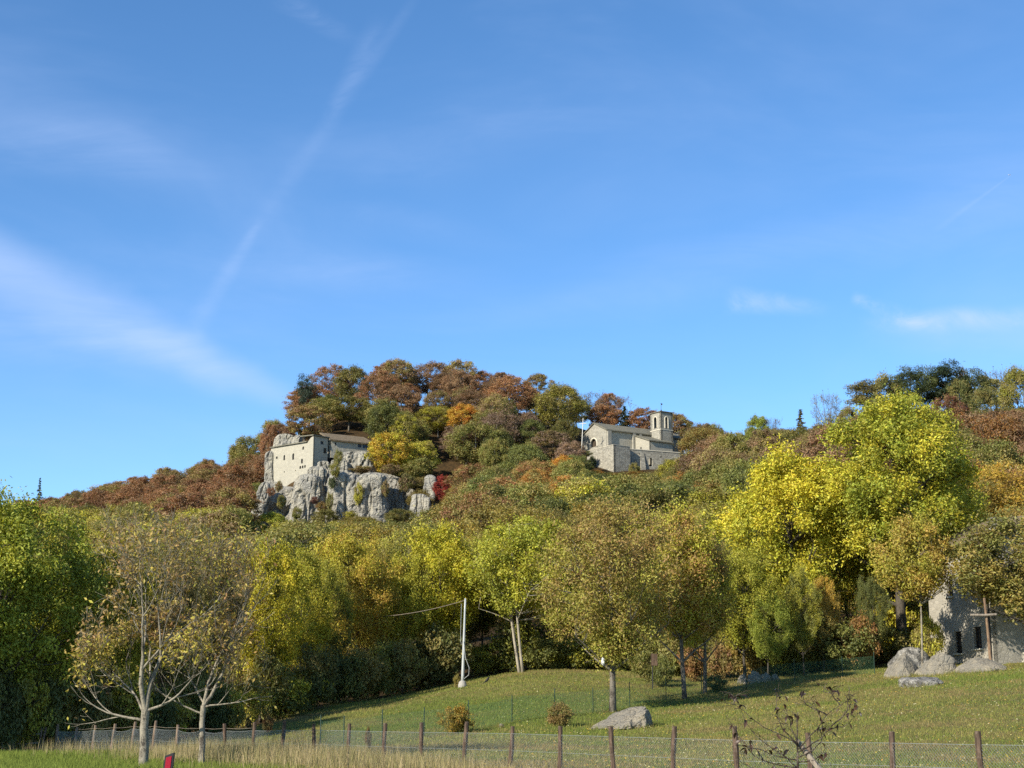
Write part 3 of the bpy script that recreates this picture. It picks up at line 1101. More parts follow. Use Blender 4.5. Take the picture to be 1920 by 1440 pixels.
cliff = thing('cliff', 'tall grey limestone cliff of rounded pillars below the cream convent', 'cliff')
for i, a in enumerate([
    (498, 476, 22, 32, 903, 1015, 428, .9), (514, 512, 40, 54, 903, 1015, 434, .8),
    (538, 545, 46, 54, 912, 1015, 434, .8), (582, 572, 50, 76, 888, 1015, 427, .9), (594, 590, 36, 54, 874, 940, 433, .7),
    (646, 648, 62, 76, 884, 1015, 424, .8), (614, 612, 30, 40, 896, 1015, 434, .8),
    (700, 697, 54, 66, 886, 1015, 422, .9), (742, 745, 38, 46, 896, 1010, 430, .9), (722, 722, 34, 34, 912, 1010, 434, .8),
    (668, 662, 54, 96, 846, 905, 437, .5), (636, 634, 30, 44, 860, 905, 433, .6), (606, 602, 22, 46, 864, 905, 437, .6),
    (507, 506, 18, 22, 845, 930, 452, .8), (534, 537, 36, 64, 813, 880, 470, .5), (560, 558, 20, 40, 815, 880, 469, .6),
    (785, 785, 30, 34, 926, 975, 420, .9), (806, 806, 22, 28, 890, 965, 424, .9), (801, 801, 14, 14, 932, 965, 418, .9),
    (580, 570, 84, 130, 915, 1015, 438, .35), (690, 685, 130, 150, 886, 1015, 436, .35), (766, 764, 24, 30, 915, 1000, 430, .8),
]):
    pillar(cliff, i + 1, *a, rough=0.6 if i < 16 else 0.4)


ROCKS = []


def rock(name, label, px0, px1, py_top, py_bot, d, seed, m, slant=(0, 0), rough=0.28, depth=0.8, planes=()):
    c = G((px0 + px1) / 2, d)
    w = (px1 - px0) * d / F
    zt = P((px0 + px1) / 2, py_top, d).z
    zb = P((px0 + px1) / 2, py_bot, d).z
    h = zt - zb
    zb = c.z - 0.05
    ROCKS.append((c.x, c.y, w * .5, w * .5 * depth))
    bm = bmesh.new()
    bmesh.ops.create_icosphere(bm, subdivisions=5, radius=1.0)
    for vtx in bm.verts:
        p = vtx.co.copy()
        q = p * 1.3 + Vector((seed * 9.1, seed * 3.3, 0))
        n = fbm(q, 1.0, 5)
        cell = mnoise.voronoi(q * 1.5)[0]
        p *= 1 + rough * n * 1.4 + rough * 0.5 * (cell[1] - cell[0] - 0.3)
        for (nx, ny, nz, k) in planes:
            nn = Vector((nx, ny, nz)).normalized()
            dist = p.dot(nn) - k
            if dist > 0:
                p -= nn * dist * 0.80
        x, y, z = p
        x += z * slant[0]
        z = z if z > 0 else z * 0.35
        vtx.co = (x * w * 0.5, y * w * 0.5 * depth, z * h)
    me = bpy.data.meshes.new(name)
    bm.to_mesh(me)
    bm.free()
    me.materials.append(M[m])
    me.polygons.foreach_set('use_smooth', [False] * len(me.polygons))
    o = link(name, me, None, (c.x, c.y, zb))
    return tag(o, label, 'rock')


rock('boulder', 'large pale boulder sloping down to the left below the centre tree', 1108, 1232, 1318, 1372, 75, 1, 'boulder', (0.30, 0), 0.42, 0.8,
     [(-0.45, -0.25, 0.85, 0.42), (0.85, -0.2, 0.4, 0.72)])
rock('boulder', 'peaked grey boulder, leftmost of the row in front of the house', 1652, 1728, 1220, 1268, 98, 2, 'boulder', (0.2, 0), 0.25, 0.8,
     [(-0.7, -0.3, 0.6, 0.42), (0.6, -0.5, 0.6, 0.5), (-0.1, -0.95, 0.3, 0.7)])
rock('boulder', 'middle boulder of the row below the house windows', 1716, 1788, 1222, 1268, 97, 3, 'boulder', (0.35, 0), 0.25, 0.8,
     [(-0.6, -0.4, 0.6, 0.4), (0.1, -0.9, 0.4, 0.6)])
rock('boulder', 'broad flat-topped boulder at the foot of the wooden cross', 1790, 1882, 1228, 1265, 96, 4, 'boulder', (0.4, 0), 0.26, 0.8,
     [(-0.5, -0.5, 0.6, 0.5), (0.2, -0.3, 0.9, 0.5)])
rock('boulder', 'slanting slab of rock behind the wooden cross boulder', 1795, 1858, 1216, 1250, 99.5, 5, 'boulder', (0.4, 0), 0.2, 0.8,
     [(-0.35, -0.3, 0.9, 0.35)])
rock('boulder', 'low black and white lichened rock lying alone in the meadow', 1683, 1768, 1276, 1303, 86, 6, 'boulder_dark', (0, 0), 0.35, 0.8, [(0, -.2, 1, .55)])
rock('boulder', 'rock outcrop coloured dark for shade, left of the house behind the pale trunk', 1672, 1748, 1215, 1258, 106, 7, 'boulder_dark', (0, 0), 0.3, 0.6)  # dark rock colour used here in place of the shade it lies in
rock('stone', 'small white stone beside the thin net fence near the orange bush', 934, 946, 1361, 1373, 76, 9, 'boulder', (0, 0), 0.3)
for i, (a, b, c_, e_) in enumerate([(1400, 1432, 1262, 1284), (1425, 1447, 1268, 1288), (1382, 1404, 1272, 1290), (1446, 1462, 1275, 1290)]):
    rock('garden_stone', ['largest white stone of the heap under the garden trees', 'second largest white stone, right in the garden heap',
                          'leftmost stone of the white heap under the garden trees', 'rightmost small stone of the white garden heap'][i], a, b, c_, e_, 103, 20 + i, 'boulder', (0, 0), 0.35)


# ------------------------------------------------------------------ masonry
Z = np.array([0, 0, 1.0])


def xy(v):
    return np.array([v[0], v[1], 0.0])


def unit(v):
    v = np.array(v, float)
    return v / np.linalg.norm(v)


def hit(px, py, O, U):
    """photo point -> (s, z) on the vertical plane through O along U"""
    r = ray(px, py)
    n = np.cross(U, Z)
    t = np.dot(np.array(O) * (1, 1, 0), n) / np.dot(np.array((r.x, r.y, 0)), n)
    p = np.array((r.x, r.y, r.z)) * t + np.array((0, 0, EYE))
    return float(np.dot(p - np.array(O), U)), float(p[2])


def rect_hole(px0, px1, py0, py1, O, U):
    a = hit((px0 + px1) / 2 - 0.01, py1, O, U)
    s0, s1 = hit(px0, (py0 + py1) / 2, O, U)[0], hit(px1, (py0 + py1) / 2, O, U)[0]
    zt = hit((px0 + px1) / 2, py0, O, U)[1]
    return [(s0, a[1]), (s1, a[1]), (s1, zt), (s0, zt)]


def arch_hole(px0, px1, py0, py1, O, U, n=8):
    (s0, zb), (s1, _), (_, zt), _ = rect_hole(px0, px1, py0, py1, O, U)
    r = (s1 - s0) / 2
    pts = [(s0, zb), (s1, zb)]
    for i in range(n + 1):
        a = math.pi * i / n
        pts.append((s0 + r + r * math.cos(a), max(zt - r, zb + 0.1) + r * math.sin(a)))
    return pts


def panel(parent, name, O, U, outer, holes, depth, m):
    """upright wall face with real openings; outer and holes are (s, absolute z) loops"""
    O, U = np.array(O, float) * (1, 1, 0), np.array(U, float)
    n = np.cross(U, Z)
    loops = [outer] + list(holes)
    flat = [p for lp in loops for p in lp]
    tris = tessellate_polygon([[Vector((p[0], p[1], 0)) for p in lp] for lp in loops])
    v = [O + U * s + Z * z for s, z in flat]
    k = len(v)
    v2 = [p - n * depth for p in v]
    T = []
    for a, b, c in tris:
        fa = np.cross(v[b] - v[a], v[c] - v[a])
        T.append((a, b, c) if np.dot(fa, n) > 0 else (a, c, b))
    Q = []
    base = 0
    for lp in loops:
        for i in range(len(lp)):
            a, b = base + i, base + (i + 1) % len(lp)
            Q.append((a, b, b + k, a + k))
        base += len(lp)
    mb = MB()
    mb.add(v + v2, Q, T + [(c + k, b + k, a + k) for a, b, c in T])
    return mb.obj(name, m, parent)


def pane(parent, name, O, U, loop, inset, m=None):
    O, U = np.array(O, float) * (1, 1, 0), np.array(U, float)
    n = np.cross(U, Z)
    s0, s1 = min(p[0] for p in loop), max(p[0] for p in loop)
    z0, z1 = min(p[1] for p in loop), max(p[1] for p in loop)
    c = O + U * (s0 + s1) / 2 + Z * (z0 + z1) / 2 - n * inset
    mb = MB()
    mb.box(c, s1 - s0 + 0.1, 0.06, z1 - z0 + 0.1, U, n, Z)
    w = mb.obj(name, m or M['glass'], parent)
    fr = MB()
    t = min(0.09, (s1 - s0) * 0.12)
    c2 = c + n * 0.06
    fr.box(c2 + U * ((s1 - s0) / 2 - t / 2), t, 0.06, z1 - z0, U, n, Z)
    fr.box(c2 - U * ((s1 - s0) / 2 - t / 2), t, 0.06, z1 - z0, U, n, Z)
    fr.box(c2, t, 0.05, z1 - z0, U, n, Z)
    fr.box(c2 + Z * ((z1 - z0) / 2 - t / 2), s1 - s0 - 2 * t, 0.05, t, U, n, Z)
    fr.box(c2 - Z * ((z1 - z0) * 0.08), s1 - s0 - 2 * t, 0.045, t, U, n, Z)
    fr.obj('window_frame', M['timber'], w)
    return w


def build_convent():
    o = thing('convent', 'cream stone convent wing perched on the cliff edge with dark little windows', 'building')
    C = np.array(P(588, 817, 439))
    Lp = np.array(P(510, 840, 452))
    zE = P(577, 829.5, 441).z
    zL = P(510, 840, 452).z
    zT = C[2]
    U1 = unit(xy(C) - xy(Lp))
    n1 = np.cross(U1, Z)
    U2 = np.array([-U1[1], U1[0], 0])
    n2 = np.cross(U2, Z)
    ln = np.linalg.norm(xy(C) - xy(Lp))
    z0 = zT - 26
    s_step = hit(577, 829, Lp, U1)[0]
    hol = [rect_hole(517.5, 520.5, 856, 860.5, Lp, U1), arch_hole(531.5, 534.5, 853, 863, Lp, U1), arch_hole(548, 551.5, 850, 862, Lp, U1),
           arch_hole(567, 570, 837, 843, Lp, U1), arch_hole(564.5, 567.8, 860, 869, Lp, U1),
           rect_hole(532.3, 534, 883.5, 886, Lp, U1), rect_hole(553.4, 555, 881, 883, Lp, U1),
           arch_hole(561.5, 564.6, 873.5, 879, Lp, U1), arch_hole(566, 569, 872.5, 878, Lp, U1), arch_hole(570.5, 573.2, 871.5, 877, Lp, U1)]
    panel(o, 'wall', Lp, U1, [(-0.4, z0), (ln, z0), (ln, zT), (s_step + 1.2, zT - 0.5), (s_step, zE), (-0.4, zL)], hol, 0.5, M['cream_wall'])
    for h in hol[:5] + hol[7:]:
        pane(o, 'window', Lp, U1, h, 0.38)
    # corner face, in half shade
    l2 = 5.4
    h2 = [rect_hole(601, 607, 827.5, 833.5, C, U2), rect_hole(606.5, 612.5, 840, 850, C, U2)]
    panel(o, 'wall', C, U2, [(0.003, z0), (l2, z0), (l2, zT), (0.003, zT)], h2, 0.5, M['brightened_side_wall'])
    for h in h2:
        pane(o, 'window', C, U2, h, 0.4)
    # roofs
    mb = MB()
    A = xy(Lp) - U1 * 0.6 + n1 * 0.5
    B = xy(Lp) + U1 * s_step + n1 * 0.5
    mb.slab([A + Z * (zL + .3), B + Z * (zE + .3), B - n1 * 6 + Z * (zE + 1.5), A - n1 * 6 + Z * (zL + 1.5)], 0.28)
    mb.obj('roof', M['roof'], o)
    mb = MB()
    c0 = xy(C) + n1 * 0.5 - U2 * 0.5
    a, b = xy(C) + n1 * .45 + n2 * .45, xy(C) + U2 * (l2 + .3) + n2 * .45
    c, e = b - n2 * 6, xy(C) - U1 * (ln - s_step) + n1 * .45
    mb.slab([a + Z * (zT + .3), b + Z * (zT + .3), c + Z * (zT + 1.6), a - n2 * 6 + Z * (zT + .6)], 0.3)
    mb.obj('roof', M['roof'], o)
    # right-hand wing with the brown lean-to roof
    W0 = np.array(P(621, 826, 443))
    W1 = np.array(P(698, 835, 450))
    U3 = unit(xy(W1) - xy(W0))
    n3 = np.cross(U3, Z)
    l3 = np.linalg.norm(xy(W1) - xy(W0))
    zW = W0[2]
    hh = [rect_hole(628, 630, 829, 836, W0, U3), rect_hole(671, 678, 833, 839, W0, U3), rect_hole(680, 695, 834, 841, W0, U3)]
    panel(o, 'wall', W0, U3, [(0, zW - 5), (l3, zW - 5), (l3, zW), (0, zW)], hh, 0.5, M['brightened_side_wall'])
    for h in hh:
        pane(o, 'window', W0, U3, h, 0.35)
    panel(o, 'wall', xy(W0) - n3 * 4, n3, [(0, zW - 5), (3.98, zW - 5), (3.98, zW), (0, zW + 1.3)], [], 0.4, M['cream_wall'])
    mb = MB()
    a = xy(W0) + n3 * .7 - U3 * .7
    b = xy(W1) + n3 * .7 + U3 * .6
    mb.slab([a + Z * (zW + .28), b + Z * (zW + .28), b - n3 * 7.5 + Z * (zW + 3.4), a - n3 * 7.5 + Z * (zW + 3.4)], 0.35)
    mb.obj('roof', M['roof_brown'], o)


build_convent()


def build_church():
    o = thing('church', 'pale stone church with low gable front and long slab roof beside the bell tower', 'church')
    C = np.array(P(1137, 805, 465))
    Lc = np.array(P(1093, 817, 475.5))
    zE = C[2]
    Uf = unit(xy(C) - xy(Lc))
    nf = np.cross(Uf, Z)
    Un = np.array([-Uf[1], Uf[0], 0])
    nn = np.cross(Un, Z)
    w = np.linalg.norm(xy(C) - xy(Lc))
    zb = zE - 11
    rise = P(1116, 793.5, 470).z - zE
    arch = arch_hole(1107.5, 1120, 822, 838, Lc, Uf, 10)
    panel(o, 'wall', Lc, Uf, [(0, zb), (w, zb), (w, zE), (w / 2, zE + rise), (0, zE)], [arch], 0.7, M['church_wall'])
    d = pane(o, 'door', Lc, Uf, arch, 0.6, M['timber'])
    # arch surround
    mb = MB()
    pts = [xy(Lc) + Uf * s + Z * z + nf * 0.1 for s, z in arch[1:]] + [xy(Lc) + Uf * arch[0][0] + Z * arch[0][1] + nf * 0.1]
    mb.tube(pts, 0.26, 5)
    mb.obj('arch_surround', M['trim'], o)
    LN = 30.0
    panel(o, 'wall', C, Un, [(0.003, zb), (LN, zb), (LN, zE), (0.003, zE)], [], 0.6, M['brightened_side_wall'])
    for s0, wd in ((0.75, 1.3), (10.2, 1.0), (12.6, 0.8)):
        mb = MB()
        mb.box(xy(C) + Un * s0 + nn * 0.35 + Z * (zE - 5.6), wd, 0.7, 10.6, Un, nn, Z)
        mb.obj('buttress', M['church_wall'], o)
    mb = MB()
    a = xy(C) + nn * .7 - Un * .4
    b = a + Un * (LN + .4)
    half = w / 2 + .7
    k = rise * (half / (w / 2))
    zt = zE + rise + .25
    mb.slab([a + Z * (zt - k), b + Z * (zt - k), b - nn * half + Z * zt, a - nn * half + Z * zt], 0.32)
    mb.slab([a - nn * (half + .003) + Z * zt, b - nn * (half + .003) + Z * zt, b - nn * 2 * half + Z * (zt - k), a - nn * 2 * half + Z * (zt - k)], 0.32)
    rf = mb.obj('roof', M['roof'], o)
    mb = MB()
    ap = xy(C) - nn * (w / 2) + Z * (zt)
    mb.tube([ap, ap + Z * 0.9], [.22, .12], 6)
    mb.tube([ap + Z * .9, ap + Z * 3.0], .06, 4)
    mb.box(ap + Z * 2.3, 1.1, .09, .09, Uf, Un, Z)
    mb.obj('gable_cross', M['iron'], o)
    # lean-to aisle with sunlit end wall
    s0 = hit(1189, 822, C, Un)[0]
    S = xy(C) + Un * s0
    pr = 7.6
    za = zE - 1.0
    zc = za - 2.6
    panel(o, 'wall', S, -nn * -1.0, [(0, zb), (pr, zb), (pr, zc), (0, za)], [arch_hole(1200.5, 1203, 838, 843.5, S, nn)], 0.5, M['cream_wall'])
    E = S + nn * pr
    panel(o, 'wall', E, Un, [(0.003, zb), (9, zb), (9, zc), (0.003, zc)], [], 0.5, M['brightened_side_wall'])
    mb = MB()
    a = S - Un * .4
    b = S + Un * 9.2
    e1 = nn * (pr + .6)
    mb.slab([a + e1 + Z * (zc + .1), b + e1 + Z * (zc + .1), b + Z * (za + .35), a + Z * (za + .35)], 0.3)
    mb.obj('aisle_roof', M['roof'], o)
    # bell tower
    t = thing('bell_tower', 'square stone bell tower with arched openings and weathervane beside the church', 'tower')
    T = np.array(P(1238.5, 772.5, 469.5))
    zT = T[2]
    zB = zT - 19
    wf, wn = 5.3, 4.7
    lf = xy(T) - Uf * wf
    zs = P(1238, 804.5, 469.5).z
    for (Ox, Ux, L, px0, px1, py0, py1) in ((lf, Uf, wf, 1226, 1232.3, 781.5, 803), (xy(T), Un, wn, 1246.5, 1252.3, 781.5, 803)):
        h = arch_hole(px0, px1, py0, py1, Ox, Ux)
        panel(t, 'wall', Ox, Ux, [(0.0, zB), (L, zB), (L, zT), (0.0, zT)], [h], 0.7, M['church_wall'])
        mb = MB()
        nx = np.cross(Ux, Z)
        pts = [np.array(Ox) * (1, 1, 0) + Ux * s + Z * z + nx * 0.06 for s, z in h[1:]] + [np.array(Ox) * (1, 1, 0) + Ux * h[0][0] + Z * h[0][1] + nx * 0.06]
        mb.tube(pts, 0.17, 5)
        mb.obj('arch_surround', M['trim'], t)
        mb = MB()
        mb.box(np.array(Ox) * (1, 1, 0) + Ux * L / 2 + nx * 0.05 + Z * zs, L + .1, 0.12, 0.22, Ux, nx, Z)
        mb.obj('string_course', M['trim'], t)
    back = xy(T) - Uf * wf + Un * wn
    sl = [(-.0, zB), (wf, zB), (wf, zT), (0, zT)]
    ho = [[(wf / 2 - .5, zT - 5.0), (wf / 2 + .5, zT - 5.0), (wf / 2 + .5, zT - 1.6), (wf / 2 - .5, zT - 1.6)]]
    panel(t, 'wall', xy(T) + Un * wn, -Uf, sl, ho, 0.7, M['church_wall'])
    panel(t, 'wall', back, -Un, [(-.0, zB), (wn, zB), (wn, zT), (0, zT)], [], 0.7, M['church_wall'])
    mb = MB()
    cc = xy(T) - Uf * wf / 2 + Un * wn / 2
    mb.box(cc + Z * (zs - .4), wf - 1.2, wn - 1.2, .3, Uf, Un, Z)
    mb.obj('belfry_floor', M['timber'], t)
    for dv in (nf * 0.9, nn * 0.9):
        mb = MB()
        zz = np.array([0, .25, .5, .9, 1.15, 1.25])
        mb.tube([cc + dv + Z * (zT - 4.6 + q) for q in zz], [.62, .5, .42, .36, .22, .05], 10)
        mb.tube([cc + dv + Z * (zT - 3.4), cc + dv + Z * (zT - 2.6)], .08, 4)
        mb.obj('bell', M['bell'], t, True)
    mb = MB()
    ov = .32
    q = [cc + Uf * (wf / 2 + ov) * i + Un * (wn / 2 + ov) * j + Z * (zT + .12) for i, j in ((1, -1), (1, 1), (-1, 1), (-1, -1))]
    apx = cc + Z * (zT + 0.95)
    v = q + [p + Z * .22 for p in q] + [apx]
    mb.add(v, [(0, 1, 5, 4), (1, 2, 6, 5), (2, 3, 7, 6), (3, 0, 4, 7), (3, 2, 1, 0)], [(4, 5, 8), (5, 6, 8), (6, 7, 8), (7, 4, 8)])
    mb.obj('roof', M['roof'], t)
    mb = MB()
    mb.tube([apx, apx + Z * .5], [.3, .12], 6)
    mb.tube([apx + Z * .5, apx + Z * 2.6], .05, 4)
    mb.slab([apx + Z * 2.3, apx + Uf * .6 + Z * 2.4, apx + Uf * .75 + Z * 1.95, apx + Z * 1.9], .04, Un)
    mb.box(apx + Z * 2.45, .5, .06, .06, Un, Uf, Z)
    mb.obj('weathervane', M['iron'], t)
    # terrace walls
    K = np.array(P(1150, 834, 452))
    w1 = thing('terrace_wall', 'stone terrace wall with a sharp corner below the church front', 'wall')
    Ls = xy(K) - Uf * 13.5
    zk = K[2]
    panel(w1, 'wall_face', Ls, Uf, [(0, zk - 14), (13.5, zk - 14), (13.5, zk), (0, zk)], [], 0.8, M['terrace_wall'])
    panel(w1, 'wall_face', K, Un, [(0.003, zk - 14), (6.2, zk - 14), (6.2, zk), (0.003, zk)], [], 0.8, M['terrace_wall'])
    mb = MB()
    mb.slab([Ls + nf * .1 + Z * (zk + .12), xy(K) + nf * .1 + nn * .1 + Z * (zk + .12), xy(K) + Un * 6.2 + nn * .1 + Z * (zk + .12),
             xy(K) + Un * 6.2 - nn * 14 + Z * (zk + .12)], .12)
    mb.obj('terrace_floor', M['trim'], w1)
    A, B = np.array(P(1176, 842, 457)), np.array(P(1275, 850.5, 464))
    U4 = unit(xy(B) - xy(A))
    n4 = np.cross(U4, Z)
    l4 = np.linalg.norm(xy(B) - xy(A))
    w2 = thing('terrace_wall', 'long rough stone terrace wall with an arched niche below the bell tower', 'wall')
    za = A[2]
    hs = [arch_hole(1216.5, 1224, 858.5, 874, A, U4), rect_hole(1238, 1242, 874, 880, A, U4), rect_hole(1196.5, 1200.5, 849.5, 853.5, A, U4), rect_hole(1238, 1241, 855.5, 858, A, U4)]
    panel(w2, 'wall_face', A, U4, [(0, za - 13), (l4, za - 13), (l4, za), (0, za)], hs, 0.9, M['terrace_wall'])
    mb = MB()
    mb.box(xy(A) + U4 * l4 / 2 - n4 * 0.45 + Z * (za + .1), l4, 1.2, .25, U4, n4, Z)
    mb.obj('coping', M['trim'], w2)
    for px_ in (1182, 1204):
        s_ = hit(px_, 860, A, U4)[0]
        mb = MB()
        mb.slab([xy(A) + U4 * (s_ - .7) + n4 * .1 + Z * (za - .9), xy(A) + U4 * (s_ + .7) + n4 * .1 + Z * (za - .9), xy(A) + U4 * (s_ + .9) + n4 * 1.6 + Z * (za - 11), xy(A) + U4 * (s_ - .9) + n4 * 1.6 + Z * (za - 11)], 1.0, -n4 * -1)
        mb.obj('buttress', M['terrace_wall'], w2)
    # tall pale cross on the terrace
    kx = P(1090.5, 838, 461)
    c = thing('standing_cross', 'tall thin pale cross standing at the left of the church front', 'cross', kx)
    mb = MB()
    hgt = P(1094, 784, 461).z - kx.z
    lean = np.array((0.55, 0, hgt))
    mb.tube([(0, 0, -1), lean], [.14, .11], 6)
    mb.obj('upright', M['pale_iron'], c)
    mb = MB()
    mb.tube([lean * .80 - Uf * .0 + np.array((-1.05, 0, -.05)), lean * .80 + np.array((1.05, 0, .15))], .13, 6)
    mb.obj('crossbar', M['pale_iron'], c)


build_church()


def build_house():
    o = thing('stone_house', 'old grey stone house in dappled tree shade at the right edge', 'house')
    A = np.array(P(1747.5, 1240, 111.5))
    B = np.array(P(1863, 1230, 105))
    U = unit(xy(B) - xy(A))
    n = np.cross(U, Z)
    L = np.linalg.norm(xy(B) - xy(A))
    zt = P(1863, 1016, 105).z
    zb = 3.0
    hs = [rect_hole(1790, 1803, 1184, 1225, A, U), rect_hole(1825.5, 1840, 1175, 1216, A, U), rect_hole(1821.5, 1835, 1080, 1109, A, U), rect_hole(1775, 1786, 1090, 1118, A, U)]
    panel(o, 'wall', A, U, [(0, zb), (L, zb), (L, zt), (0, zt)], hs, 0.35, M['house_wall'])
    for h in hs:
        w = pane(o, 'window', A, U, h, 0.28)
        s0, s1 = h[0][0], h[1][0]
        z0, z1 = h[0][1], h[2][1]
        sl = MB()
        sl.box(xy(A) + U * (s0 + s1) / 2 + n * .05 + Z * (z0 - .06), s1 - s0 + .25, .2, .11, U, n, Z)
        sl.obj('sill', M['trim'], w)
        g = MB()
        for k in range(3):
            g.tube([xy(A) + U * (s0 + (s1 - s0) * (k + 1) / 4) - n * .08 + Z * z0, xy(A) + U * (s0 + (s1 - s0) * (k + 1) / 4) - n * .08 + Z * z1], .012, 4)
        for k in range(5):
            zz = z0 + (z1 - z0) * (k + .5) / 5
            g.tube([xy(A) + U * s0 - n * .06 + Z * zz, xy(A) + U * s1 - n * .06 + Z * zz], .01, 4)
        g.obj('grille', M['iron'], w)
    U2 = np.array([-U[1], U[0], 0])
    n2 = np.cross(U2, Z)
    DP = 9.0
    panel(o, 'wall', B, U2, [(0.003, zb), (DP, zb), (DP, zt), (DP / 2, zt + 2.0), (0.003, zt)], [], 0.4, M['house_wall'])
    panel(o, 'wall', xy(A) + U2 * DP, -U2, [(0, zb), (DP - .003, zb), (DP - .003, zt), (DP / 2, zt + 2.0), (0, zt)], [], 0.4, M['house_wall'])
    mb = MB()
    a, b = xy(A) - U * .5 + n * .5, xy(B) + U * .5 + n * .5
    mb.slab([a + Z * (zt - .05), b + Z * (zt - .05), b + U2 * (DP / 2 + .5) + Z * (zt + 2.25), a + U2 * (DP / 2 + .5) + Z * (zt + 2.25)], .2)
    mb.slab([a + U2 * (DP / 2 + .503) + Z * (zt + 2.25), b + U2 * (DP / 2 + .503) + Z * (zt + 2.25), b + U2 * (DP + 1) + Z * (zt - .05), a + U2 * (DP + 1) + Z * (zt - .05)], .2)
    mb.obj('roof', M['roof_brown'], o)
    mb = MB()
    cc = np.array(P(1868, 1010, 107))
    zc1 = P(1868, 988, 107).z
    cz = xy(cc)
    mb.box(cz + Z * (zc1 - 2), .72, .6, 4.0, U, n, Z)
    ch = mb.obj('chimney', M['house_wall'], o)
    cp = MB()
    for k in range(3):
        cp.box(cz + Z * (zc1 + .12 + k * .24), .82, .7, .08, U, n, Z)
    for sx in (-1, 1):
        for sy in (-1, 1):
            cp.box(cz + U * .3 * sx + n * .24 * sy + Z * (zc1 + .3), .09, .09, .62, U, n, Z)
    cp.obj('chimney_cap', M['roof'], ch)
    # downpipe on the corner
    mb = MB()
    mb.tube([xy(B) + n * .12 - U * .12 + Z * zb, xy(B) + n * .12 - U * .12 + Z * zt], .06, 6)
    mb.obj('downpipe', M['iron'], o)
    # side yard wall
    w = thing('yard_wall', 'rough stone yard wall right of the house corner', 'wall')
    A2 = np.array(P(1867, 1230, 106.5))
    B2 = np.array(P(2040, 1230, 104))
    U4 = unit(xy(B2) - xy(A2))
    zz = P(1890, 1150, 106).z
    panel(w, 'wall_face', A2, U4, [(0, 3), (9, 3), (9, zz - .2), (5, zz + .3), (0, zz)], [], 0.5, M['house_wall'])


build_house()


# ------------------------------------------------------------------ near trees, one by one
def lib_dims(kind):
    return {'beech': (14, 5.9), 'round': (13, 5.2), 'ash': (13, 4.7), 'bush': (3.2, 2.0), 'bare': (13, 4.2), 'fir': (15, 3.0), 'pine': (14, 2.6)}[kind]


ORD = ['first', 'second', 'third', 'fourth', 'fifth', 'sixth', 'seventh', 'eighth', 'ninth', 'tenth', 'eleventh', 'twelfth', 'thirteenth',
       'fourteenth', 'fifteenth', 'sixteenth', 'seventeenth', 'eighteenth', 'nineteenth', 'twentieth']


def ordinal(k):
    if k < 20:
        return ORD[k]
    n = k + 1
    return '%d%s' % (n, {1: 'st', 2: 'nd', 3: 'rd'}.get(n % 10 if n % 100 not in (11, 12, 13) else 0, 'th'))


def mesh_dims(me):
    a = np.empty(len(me.vertices) * 3, np.float32)
    me.vertices.foreach_get('co', a)
    a = a.reshape(-1, 3)
    return float(np.percentile(a[:, 2], 99.7)), float(np.percentile(np.hypot(a[:, 0], a[:, 1]), 97))


DIMS = {}
RND = random.Random(7)
placed = []          # (x, y, radius) of trees that stand already


def put_tree(px, py_top, d, width_px, kind, c1, c2, label, name=None, var=None, rz=None, group=None, meshes=None, dims=None, cat='tree'):
    g = G(px, d)
    zt = P(px, py_top, d).z
    h = max(zt - g.z, 1.0)
    r = width_px * d / F / 2
    lib = meshes or LIB[kind][(var if var is not None else RND.randrange(99)) % len(LIB[kind])]
    if lib[1].name not in DIMS:
        DIMS[lib[1].name] = mesh_dims(lib[1])
    Hl, Rl = DIMS[lib[1].name]
    sz, s = h / Hl, r / Rl
    nm = name or {'beech': 'beech_tree', 'round': 'broadleaf_tree', 'ash': 'ash_tree', 'bush': 'bush', 'bare': 'bare_tree', 'fir': 'fir_tree', 'pine': 'pine_tree'}[kind]
    o = plant(nm, lib, g - Vector((0, 0, 0.1)), s, rz if rz is not None else RND.uniform(0, 6.28), c1, c2, label, cat, group, sz)
    placed.append((g.x, g.y, r))
    return o


# the two open-crowned trees in front of the fence
W1 = make_sparse(101, 8.0, 2.25, 1.75, 0.150, M['bark_pale'], 4300, 0.16, 0.070, 7, up=0.6, len0=0.225,
                 first=[(-.18, 0, 1.0), (.42, .05, 1.0), (-1.0, -.1, .12), (.75, .2, .35), (-.5, .3, .7)])
g = G(268, 52)
plant('open_crowned_tree', W1, g, 1.0, 0.0, (0.30, 0.20, 0.075), (0.40, 0.34, 0.06),
      'taller half-bare tree with forked pale trunk left of the fence posts')
W2 = make_sparse(104, 7.4, 2.0, 1.9, 0.100, M['bark_pale'], 3600, 0.16, 0.070, 7, up=0.5, len0=0.22, tw_min=0.005,
                 first=[(.12, 0, 1.0), (.55, .1, .75), (-.8, -.1, .35), (.9, -.1, .22), (-.4, .3, .8)])
g = G(377, 53)
plant('open_crowned_tree', W2, g, 1.0, 0.0, (0.32, 0.20, 0.075), (0.40, 0.34, 0.06),
      'smaller half-bare tree with slim pale trunk right of its forked neighbour')

